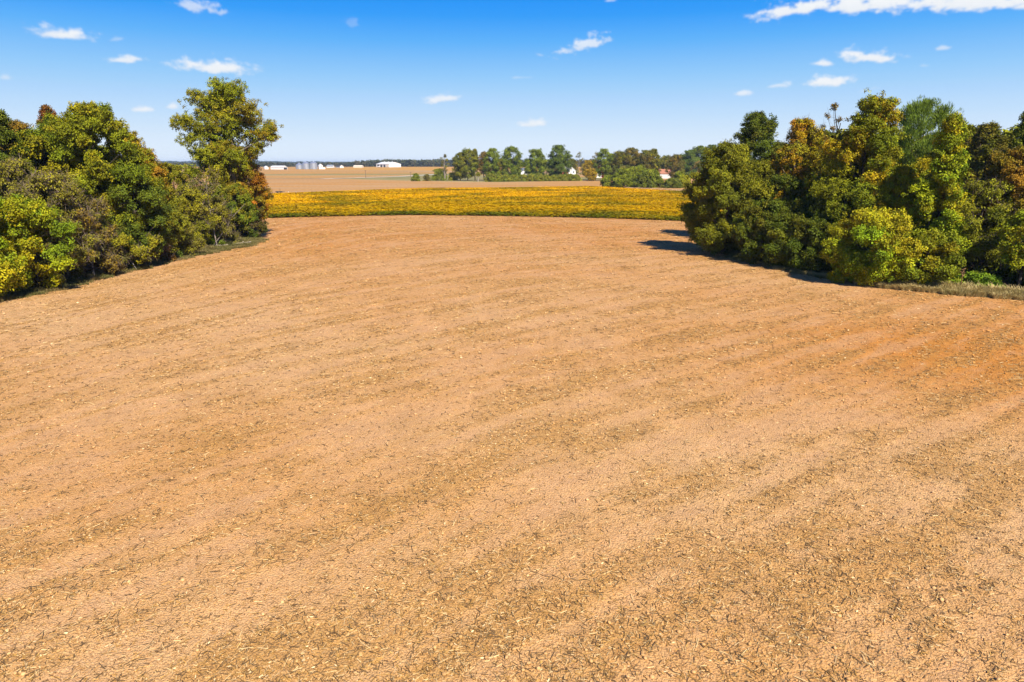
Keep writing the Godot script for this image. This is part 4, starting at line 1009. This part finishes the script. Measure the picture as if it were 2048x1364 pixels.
	tag(scatter("bean_crop", bc, bean, mat.bean, self), "yellowing bean crop with green streaks beyond the tilled field", "", "", "stuff")

	# ---- corn residue and clods on the tilled field
	rng.seed = 701
	var strip := new_st()
	strip.set_smooth_group(-1)
	var prof := [Vector3(-0.5, 0, 0.02), Vector3(-0.15, 0.03, 0.12), Vector3(0.2, 0.035, 0.05), Vector3(0.5, 0.0, -0.03)]
	for i in 3:
		var w := Vector3(0, 0, 0.5)
		var p: Vector3 = prof[i]
		var q: Vector3 = prof[i + 1]
		quad(strip, p - w, q - w, q + w * 0.9, p + w)
	var stalk := done(strip)
	var husk_st := new_st()
	husk_st.set_smooth_group(-1)
	var hp := [Vector3(-0.5, 0.05, 0), Vector3(-0.2, 0.0, 0), Vector3(0.2, 0.03, 0), Vector3(0.5, 0.22, 0)]
	for i in 3:
		var w0 := Vector3(0, 0.12, [0.12, 0.5, 0.42, 0.08][i] * 0.5)
		var w1 := Vector3(0, 0.12, [0.12, 0.5, 0.42, 0.08][i + 1] * 0.5)
		var m0 := Vector3(w0.x, w0.y, -w0.z)
		var m1 := Vector3(w1.x, w1.y, -w1.z)
		quad(husk_st, hp[i] + w0, hp[i + 1] + w1, hp[i + 1], hp[i])
		quad(husk_st, hp[i], hp[i + 1], hp[i + 1] + m1, hp[i] + m0)
	var husk := done(husk_st)
	var clod_st := new_st()
	var ico := SphereMesh.new()
	ico.radial_segments = 6
	ico.rings = 3
	ico.radius = 0.5
	ico.height = 0.8
	clod_st.append_from(ico, 0, Transform3D())
	var clod := clod_st.commit()
	var sc := Copies3D.new()
	var hc := Copies3D.new()
	var cc := Copies3D.new()
	for band in 1:
		for i in 660000:
			var d: float = pow(rng.randf_range(pow(11.0, 0.4), pow(162.0, 0.4)), 2.5)
			var xx := rng.randf_range(-1, 1) * (0.84 * d + 4.0)
			if d > 50 and (xx < poly(left_edge, d) - 0.5 or xx > poly(right_edge, d) + 0.5): continue
			if d > poly(bean_near, xx) - 1: continue
			var r := residue(xx, d)
			if rng.randf() > (0.25 + 0.72 * ss(0.32, 0.85, r)) * (0.45 + 0.9 * ss(-0.15, 0.35, N1.get_noise_2d(xx * 1.5 + 9, d * 1.5))): continue
			var f := rng.randf()
			var y := 0.03 * N3.get_noise_2d(xx * 2.6, d * 2.6) + 0.03 * N3.get_noise_2d(xx * 0.5, d * 0.5 + 30) + 0.03 * (r - 0.5)
			var far := 1.0 + ss(20, 55, d) * 0.6 + ss(50, 130, d) * 0.6
			var dirn := rng.randf() * TAU
			var g := rng.randf_range(0.75, 1.25)
			var tilt := Basis(Vector3.UP, dirn) * Basis(Vector3.FORWARD, rng.randf_range(-0.2, 0.2)) * Basis(Vector3.RIGHT, rng.randf_range(-0.9, 0.9))
			if f < 0.62:
				var c := Color(0.1, 0.06, 0.025) if f < 0.27 else Color(0.34, 0.19, 0.05) if f < 0.46 else Color(0.5, 0.35, 0.16)
				var ln := rng.randf_range(0.07, 0.23) * (1.9 if rng.randf() < 0.12 else 1.0)
				sc.add(tilt * Basis.from_scale(Vector3(ln, ln * 0.9, rng.randf_range(0.01, 0.022)) * far), Vector3(xx, y + 0.018, -d), c * g)
			elif f < 0.73:
				var c := Color(0.6, 0.45, 0.25) if f < 0.645 else Color(0.36, 0.22, 0.06) if f < 0.69 else Color(0.12, 0.075, 0.03)
				var s := rng.randf_range(0.05, 0.13) * far
				hc.add(tilt * Basis.from_scale(Vector3(s, s * 0.6, s * rng.randf_range(0.4, 0.8))), Vector3(xx, y + 0.015, -d), c * g)
			else:
				var s := rng.randf_range(0.025, 0.065) * (2.2 if rng.randf() < 0.05 else 1.0) * far
				cc.add(tilt * Basis.from_scale(Vector3(s, s * 0.8, s * rng.randf_range(0.6, 1.0))), Vector3(xx, y + s * 0.22, -d), soil(xx, d) * rng.randf_range(0.75, 1.05))
	tag(scatter("corn_stalk_litter", sc, stalk, mat.straw, self), "chopped corn stalks and leaves strewn over the tilled field", "", "", "stuff")
	tag(scatter("corn_husk_litter", hc, husk, mat.straw, self), "pale curled corn husks lying on the tilled field", "", "", "stuff")
	tag(scatter("soil_clods", cc, clod, mat.straw, self), "small clods of dry clay on the tilled field", "", "", "stuff")

	# ---- verge grass
	rng.seed = 801
	var tuft_st := new_st()
	tuft_st.set_smooth_group(-1)
	for i in 14:
		var a := rng.randf() * TAU
		var o := Vector3(cos(a), 0, sin(a)) * rng.randf() * 0.2
		var out := Vector3(cos(a), 0, sin(a)) * rng.randf_range(0.1, 0.5)
		var w := Vector3(-sin(a), 0, cos(a)) * 0.022
		var hgt_ := rng.randf_range(0.5, 1.0)
		var m := o + out * 0.35 + Vector3(0, hgt_ * 0.6, 0)
		var tip := o + out + Vector3(0, hgt_ * 0.95, 0)
		var v := rng.randf_range(0.75, 1.2)
		tuft_st.set_color(Color(v, v, v))
		quad(tuft_st, o - w, o + w, m + w * 0.8, m - w * 0.8)
		quad(tuft_st, m - w * 0.8, m + w * 0.8, tip + w * 0.1, tip - w * 0.1)
	var tuft := done(tuft_st)
	var gl := Copies3D.new()
	var gr := Copies3D.new()
	for i in 16000:
		var d := rng.randf_range(54, 119)
		var e := poly(left_edge, d) + 1.3 * N1.get_noise_2d(d * 0.45, 1.0)
		var q := rng.randf()
		var s := rng.randf_range(0.2, 0.55) * (0.6 + 1.1 * q) * (1.0 + 1.2 * maxf(0.0, N1.get_noise_2d(d * 0.35, q * 3.0 + 40)))
		var c := Color(0.13, 0.13, 0.035).lerp(Color(0.26, 0.2, 0.08), clampf(0.4 + N1.get_noise_2d(d * 0.2, q) + rng.randf_range(-0.3, 0.3), 0, 1))
		gl.add(Basis.from_scale(Vector3(s * 1.3, s, s * 1.3)).rotated(Vector3.UP, rng.randf() * TAU), Vector3(e + 0.5 - q * 6.5, 0.02, -d), c)
	for i in 15000:
		var d := rng.randf_range(55, 100)
		var e := poly(right_edge, d) + 1.3 * N1.get_noise_2d(d * 0.45, 5.0)
		var q := rng.randf()
		var tall := ss(72, 66, d)
		var s := rng.randf_range(0.25, 0.5) * lerpf(0.9, 2.5, tall * (0.3 + 0.7 * q))
		var c := Color(0.16, 0.16, 0.04).lerp(Color(0.5, 0.39, 0.17), clampf(0.35 + 0.5 * tall + N1.get_noise_2d(d * 0.25, q * 2.0) + rng.randf_range(-0.3, 0.3), 0, 1))
		gr.add(Basis.from_scale(Vector3(s * 1.2, s, s * 1.2)).rotated(Vector3.UP, rng.randf() * TAU), Vector3(e - 0.4 + q * 5.0, 0.02, -d), c)
	tag(scatter("verge_grass", gl, tuft, mat.grass, self), "short olive grass along the wood of the tall lone tree", "", "", "stuff")
	tag(scatter("verge_grass", gr, tuft, mat.grass, self), "straw-coloured grass along the shadowed wood", "", "", "stuff")
	var gp := Copies3D.new()
	for i in 6500:
		var t := rng.randf()
		var px := lerpf(54, 84, t)
		var d := poly(bean_far, px) + rng.randf_range(-1, 9) + maxf(0.0, px - 54) * 0.7 * rng.randf()
		if N1.get_noise_2d(px * 0.25, d * 0.1) < -0.12 and rng.randf() < 0.8: continue
		var s := rng.randf_range(0.35, 0.95)
		gp.add(Basis.from_scale(Vector3(s * 1.5, s, s * 1.5)).rotated(Vector3.UP, rng.randf() * TAU), Vector3(px, 0, -d), Color(0.56, 0.38, 0.2) * rng.randf_range(0.7, 1.15))
	tag(scatter("dry_weeds", gp, tuft, mat.grass, self), "tan dry weeds between the bean crop and the pond bushes", "", "", "stuff")

	# ---- dead wood and a weed stalk at the field edges
	rng.seed = 901
	for b in [["fallen_branch", "pale forked dead branch propped in the reddish thicket", [Vector3(-45.3, 1.75, -80), Vector3(-44.6, 1.1, -79.3), Vector3(-43.9, 0.75, -78.6), Vector3(-43.2, 0.1, -78)], 0.11, Vector3(-45.6, 1.3, -79)],
			["fallen_log", "long pale weathered log on the verge grass before the saplings", [Vector3(-45.0, 0.2, -98), Vector3(-43.7, 0.3, -99), Vector3(-42.4, 0.26, -99.8), Vector3(-41.6, 0.35, -100.2)], 0.2, Vector3(-43.4, 0.6, -98.4)],
			["fallen_log", "short pale log lying alone by the end of the verge", [Vector3(-41.2, 0.2, -102.2), Vector3(-40.2, 0.3, -102.8), Vector3(-39.4, 0.42, -103.4)], 0.16, Vector3(-40.4, 0.6, -102.6)],
			["leaning_pole", "long thin dead trunk leaning up from the verge across the lone tree", [Vector3(-43.3, 0.0, -98.5), Vector3(-42.2, 2.0, -100), Vector3(-41.6, 3.9, -102), Vector3(-40.0, 6.0, -104)], 0.075, Vector3(-41.9, 4.9, -101.5)],
			["fallen_branch", "grey broken branch hanging by the trunk at the tip of the shadowed wood", [Vector3(36.2, 2.9, -93), Vector3(35.6, 1.6, -92.4), Vector3(35.1, 0.0, -92)], 0.09, Vector3(35.9, 2.4, -91.5)]]:
		var o := thing(b[0], b[1], "log" if b[0] == "fallen_log" else "branch", Vector3(b[2][0].x, 0, b[2][0].z))
		var s1 := new_st()
		var pts := []
		var rr := []
		for i in b[2].size():
			pts.append(b[2][i] - o.position)
			rr.append(b[3] * (1.0 - 0.6 * i / (b[2].size() - 1.0)))
		tube(s1, pts, rr, 7)
		part("stem", done(s1), mat.mid_bark if b[0] == "leaning_pole" else mat.dead_wood, o)
		var s2 := new_st()
		tube(s2, [pts[1], (pts[1] + b[4] - o.position) * 0.5 + Vector3(0, 0.08, 0), b[4] - o.position], [b[3] * 0.5, b[3] * 0.35, 0.02], 5)
		part("side_branch", done(s2), mat.mid_bark if b[0] == "leaning_pole" else mat.dead_wood, o)
	var ws := thing("weed_stalk", "tall rusty dry weed stalk standing in the straw-coloured grass", "weed", W(43.0, 64.6))
	var s3 := new_st()
	tube(s3, [Vector3.ZERO, Vector3(0.03, 1.0, 0), Vector3(0, 2.1, 0)], [0.06, 0.05, 0.03], 6)
	part("stem", done(s3), std(Color(0.16, 0.09, 0.04), 0.9), ws)
	var s4 := new_st()
	for i in 9:
		var a := i * 2.4
		var p := Vector3(0, 1.5 + i * 0.08, 0)
		tube(s4, [p, p + Vector3(cos(a) * 0.16, 0.08, sin(a) * 0.16), p + Vector3(cos(a) * 0.22, 0.16, sin(a) * 0.22)], [0.035, 0.05, 0.01], 5)
	part("seed_head", done(s4), std(Color(0.22, 0.13, 0.06), 0.9), ws)

	# ---- farm buildings
	for b in [[-347.5, 5.6, 7.0, 10.2, "shortest grain bin, first of the three steel bins by the long white shed"], [-336.4, 6.1, 9.4, 12.6, "middle grain bin of the three steel bins"], [-324.2, 6.0, 9.8, 12.9, "tallest grain bin, third of the three, beside the white stepped farmhouse"]]:
		var o := thing("grain_bin", b[4], "grain bin", W(b[0], 1150), 0.0, "three galvanised grain bins")
		var s1 := new_st()
		var pf := []
		var steps := 22
		for i in steps + 1:
			pf.append(Vector2(b[1] + (0.05 if i % 2 else 0.0), b[2] * i / steps))
		lathe(s1, pf, 28)
		part("wall", done(s1), mat.steel, o)
		s1 = new_st()
		lathe(s1, [Vector2(b[1] + 0.2, b[2] - 0.1), Vector2(0.8, b[3] - 0.4)], 28)
		part("roof", done(s1), mat.steel, o)
		s1 = new_st()
		lathe(s1, [Vector2(0.85, b[3] - 0.5), Vector2(0.85, b[3]), Vector2(0, b[3] + 0.1)], 12)
		part("roof_cap", done(s1), mat.steel, o)
		s1 = new_st()
		box(s1, Vector3(-0.6, 0.2, b[1] + 0.02), Vector3(0.6, 2.4, b[1] + 0.16))
		part("door", done(s1), mat.grey_roof, o)
	building("machine_shed", "long low white shed with an open dark end, apart from the grain bins", "shed", -371.0, 1120, 66, 9.0, 26.0, 3.6, 5.6, "white", "white_roof", [["opening", "front", -3.6, 3.6, 0.0, 3.3, "dark"], ["door", "side2", -3.0, 0.0, 0.0, 2.8, "beige"]])
	building("farmhouse", "tiny white gabled house at the end of the long white shed", "house", -402.0, 1150, 30, 6.0, 8.0, 3.0, 5.2, "white", "white_roof", [["window", "front", -0.6, 0.6, 1.2, 2.4, "glass"]])
	var fh := building("farmhouse", "white stepped farmhouse right beside the tallest grain bin".replace("right ", ""), "house", -317.0, 1165, 25, 6.5, 8.0, 5.6, 8.2, "white", "white_roof", [["window", "front", -1.8, -0.6, 1.2, 2.6, "glass"], ["window", "front", 0.6, 1.8, 3.4, 4.8, "glass"], ["door", "side", -1.0, 0.4, 0.0, 2.2, "dark"]])
	var lst := new_st()
	lst.set_smooth_group(-1)
	box(lst, Vector3(3.3, -0.3, -2.5), Vector3(7.0, 2.6, 3.8))
	part("porch", done(lst), mat.white, fh)
	building("farmhouse", "grey-roofed house between the grain bins and the white garage", "house", -343.0, 1330, 80, 9.0, 12.0, 3.2, 5.8, "white", "grey_roof", [["window", "side2", -3.0, -1.5, 1.0, 2.4, "glass"], ["window", "side2", 1.0, 2.6, 1.0, 2.4, "glass"], ["door", "side2", -0.6, 0.4, 0.0, 2.1, "dark"]], 1.7)
	building("machine_shed", "low dark-roofed shed behind the white garage", "shed", -331.0, 1350, 85, 8.0, 12.0, 2.8, 4.8, "grey_roof", "dark", [["opening", "side2", -4.0, 4.0, 0.0, 2.3, "dark"]], 1.7)
	building("garage", "white gabled garage in the far field beside the dark-roofed shed", "garage", -314.5, 1300, 15, 6.5, 8.0, 2.9, 4.9, "white", "white_roof", [["door", "front", -1.6, 1.6, 0.0, 2.3, "beige"], ["window", "side", -1.0, 0.4, 1.0, 2.0, "glass"]])
	building("open_shed", "open beige-roofed shed with dark bays short of the white barn", "shed", -294.5, 1350, 82, 9.0, 17.0, 3.2, 4.6, "beige", "beige", [["opening", "side2", -7.4, -2.8, 0.0, 2.8, "dark"], ["opening", "side2", -2.2, 2.2, 0.0, 2.8, "dark"], ["opening", "side2", 2.8, 7.4, 0.0, 2.8, "dark"]], 1.9)
	var barn := building("barn", "large white barn with dark doorways on the crest of the far field", "barn", -248.0, 1415, 48, 30.0, 41.0, 6.0, 9.6, "white", "white_roof", [["doorway", "side", -17.0, -11.0, 0.0, 4.6, "dark"], ["doorway", "side", -7.0, -1.0, 0.0, 4.6, "dark"], ["doorway", "side", 3.0, 9.0, 0.0, 4.6, "dark"], ["sliding_door", "side", 12.0, 18.0, 0.0, 4.8, "beige"], ["sliding_door", "front", -3.5, 3.5, 0.0, 4.8, "white_roof"], ["door", "front", 9.0, 10.2, 0.0, 2.2, "beige"]], 3.0)
	for z in [-12.0, 0.0, 12.0]:
		var s1 := new_st()
		lathe(s1, [Vector2(0.9, 9.4), Vector2(0.9, 10.6), Vector2(1.2, 10.6), Vector2(0, 11.4)], 10, false)
		var v := part("roof_vent", done(s1), mat.white, barn)
		v.position.z = z
	var truck := thing("farm_truck", "small white farm truck parked before the barn's dark doorways", "truck", W(-262.0, 1380), 60 * DEG)
	var ts := new_st()
	box(ts, Vector3(-1.1, 0.8, -2.6), Vector3(1.1, 1.9, 0.6))
	part("cargo_bed", done(ts), mat.white, truck)
	ts = new_st()
	box(ts, Vector3(-1.0, 0.7, 0.7), Vector3(1.0, 1.5, 2.7))
	box(ts, Vector3(-0.95, 1.5, 0.75), Vector3(0.95, 2.3, 1.9))
	part("cab", done(ts), mat.white, truck)
	for p in [Vector3(-1.0, 0.45, 1.9), Vector3(1.0, 0.45, 1.9), Vector3(-1.0, 0.45, -1.6), Vector3(1.0, 0.45, -1.6)]:
		ts = new_st()
		tube(ts, [p - Vector3(0.13, 0, 0), p - Vector3(0.12, 0, 0), p + Vector3(0.12, 0, 0), p + Vector3(0.13, 0, 0)], [0.01, 0.45, 0.45, 0.01], 12)
		part("wheel", done(ts), mat.rubber, truck)
	var tower := thing("water_tower", "pale water tower rising from the distant woods", "water tower", W(-455.0, 2000))
	ts = new_st()
	lathe(ts, [Vector2(1.6, -2), Vector2(1.3, 9)], 12)
	part("stem", done(ts), mat.white, tower)
	ts = new_st()
	lathe(ts, [Vector2(0.5, 9), Vector2(2.6, 10.2), Vector2(3.2, 12.4), Vector2(2.4, 14.6), Vector2(0.0, 15.6)], 18)
	part("tank", done(ts), mat.white, tower)
	# buildings behind the row of trees
	building("farmhouse", "white farmhouse showing beside the dense rounded tree of the far row", "house", 9.5, 560, 20, 9.0, 11.0, 4.6, 7.6, "white", "grey_roof", [["window", "front", -2.6, -1.4, 1.2, 2.8, "glass"], ["window", "front", 1.4, 2.6, 1.2, 2.8, "glass"], ["door", "front", -0.5, 0.5, 0.0, 2.2, "red"]])
	building("farmhouse", "white two-storey farmhouse beside the tallest dark green tree", "house", 45.5, 570, 30, 8.0, 10.0, 5.4, 8.2, "white", "white_roof", [["window", "front", -2.6, -1.4, 1.2, 2.8, "glass"], ["window", "front", 1.4, 2.6, 3.8, 5.2, "glass"], ["window", "side", -2.0, -0.8, 1.2, 2.8, "glass"]])
	building("shed", "low red-roofed shed in front of the two-storey white farmhouse", "shed", 39.0, 556, 75, 6.0, 10.0, 2.6, 4.6, "white", "red", [["door", "side2", -1.2, 1.2, 0.0, 2.1, "beige"]])
	building("barn", "dark red barn with a white lower wall behind the bare greyish tree", "barn", 69.0, 575, 15, 9.0, 12.0, 6.0, 9.6, "red", "white_roof", [["door", "front", -2.2, 2.2, 0.0, 3.6, "white"], ["window", "front", -0.7, 0.7, 5.4, 6.8, "white"]])
	building("shed", "white shed with an orange-red roof behind the pond bushes", "shed", 118.5, 545, 70, 7.5, 8.6, 3.8, 6.8, "white", "orange_roof", [["door", "side2", -1.4, 1.4, 0.0, 2.6, "white_roof"]])
	# poles and the field-corner trailer
	for q in [[-76.5, 530.0, 5.2, "wooden utility pole by the round roadside bush"], [-118.0, 566.0, 6.0, "thin utility pole beside the bend of the gravel lane"]]:
		var o := thing("utility_pole", q[3], "utility pole", W(q[0], q[1]))
		var s1 := new_st()
		tube(s1, [Vector3(0, -0.2, 0), Vector3(0, q[2], 0)], [0.2, 0.14], 8)
		part("post", done(s1), mat.wood, o)
		s1 = new_st()
		box(s1, Vector3(-0.9, q[2] - 0.55, 0.16), Vector3(0.9, q[2] - 0.38, 0.3))
		part("crossarm", done(s1), mat.wood, o)
	var tl := thing("farm_trailer", "low dark flat trailer with a mast at the far corner of the bean crop", "trailer", W(-91.5, 274), 0.2)
	ts = new_st()
	box(ts, Vector3(-1.3, 0.75, -0.6), Vector3(1.3, 1.05, 0.6))
	part("deck", done(ts), mat.dark, tl)
	ts = new_st()
	tube(ts, [Vector3(0.4, 1.05, 0), Vector3(0.4, 2.1, 0)], [0.06, 0.05], 6)
	part("mast", done(ts), mat.dark, tl)
	ts = new_st()
	box(ts, Vector3(1.3, 0.8, -0.06), Vector3(2.3, 0.92, 0.06))
	part("drawbar", done(ts), mat.dark, tl)
	for sx in [-0.6, 0.5]:
		for sz in [-0.62, 0.62]:
			ts = new_st()
			var p := Vector3(sx, 0.4, sz)
			tube(ts, [p - Vector3(0, 0, 0.11), p - Vector3(0, 0, 0.1), p + Vector3(0, 0, 0.1), p + Vector3(0, 0, 0.11)], [0.01, 0.4, 0.4, 0.01], 12)
			part("wheel", done(ts), mat.rubber, tl)
	for i in 6:
		var o := thing("marker_post", ["white marker post closest to the tall lone tree's wood", "second white marker post in the weedy corner by the trailer", "tallest white marker post by the trailer", "short white marker post just before the trailer", "white marker post just past the trailer", "last white marker post, well past the trailer"][i], "post", W([-97.6, -96.6, -95.2, -94.2, -88.6, -86.2][i], [270.0, 271.5, 272.5, 273.0, 276.5, 278.5][i]), 0.0, "white posts at the corner of the bean crop")
		ts = new_st()
		tube(ts, [Vector3(0, -0.1, 0), Vector3(0, [0.9, 0.7, 1.3, 0.7, 0.8, 0.6][i], 0)], [0.09, 0.08], 8)
		part("post", done(ts), mat.white, o)
		ts = new_st()
		box(ts, Vector3(-0.12, [0.9, 0.7, 1.3, 0.7, 0.8, 0.6][i], -0.12), Vector3(0.12, [0.9, 0.7, 1.3, 0.7, 0.8, 0.6][i] + 0.06, 0.12))
		part("cap", done(ts), mat.white, o)
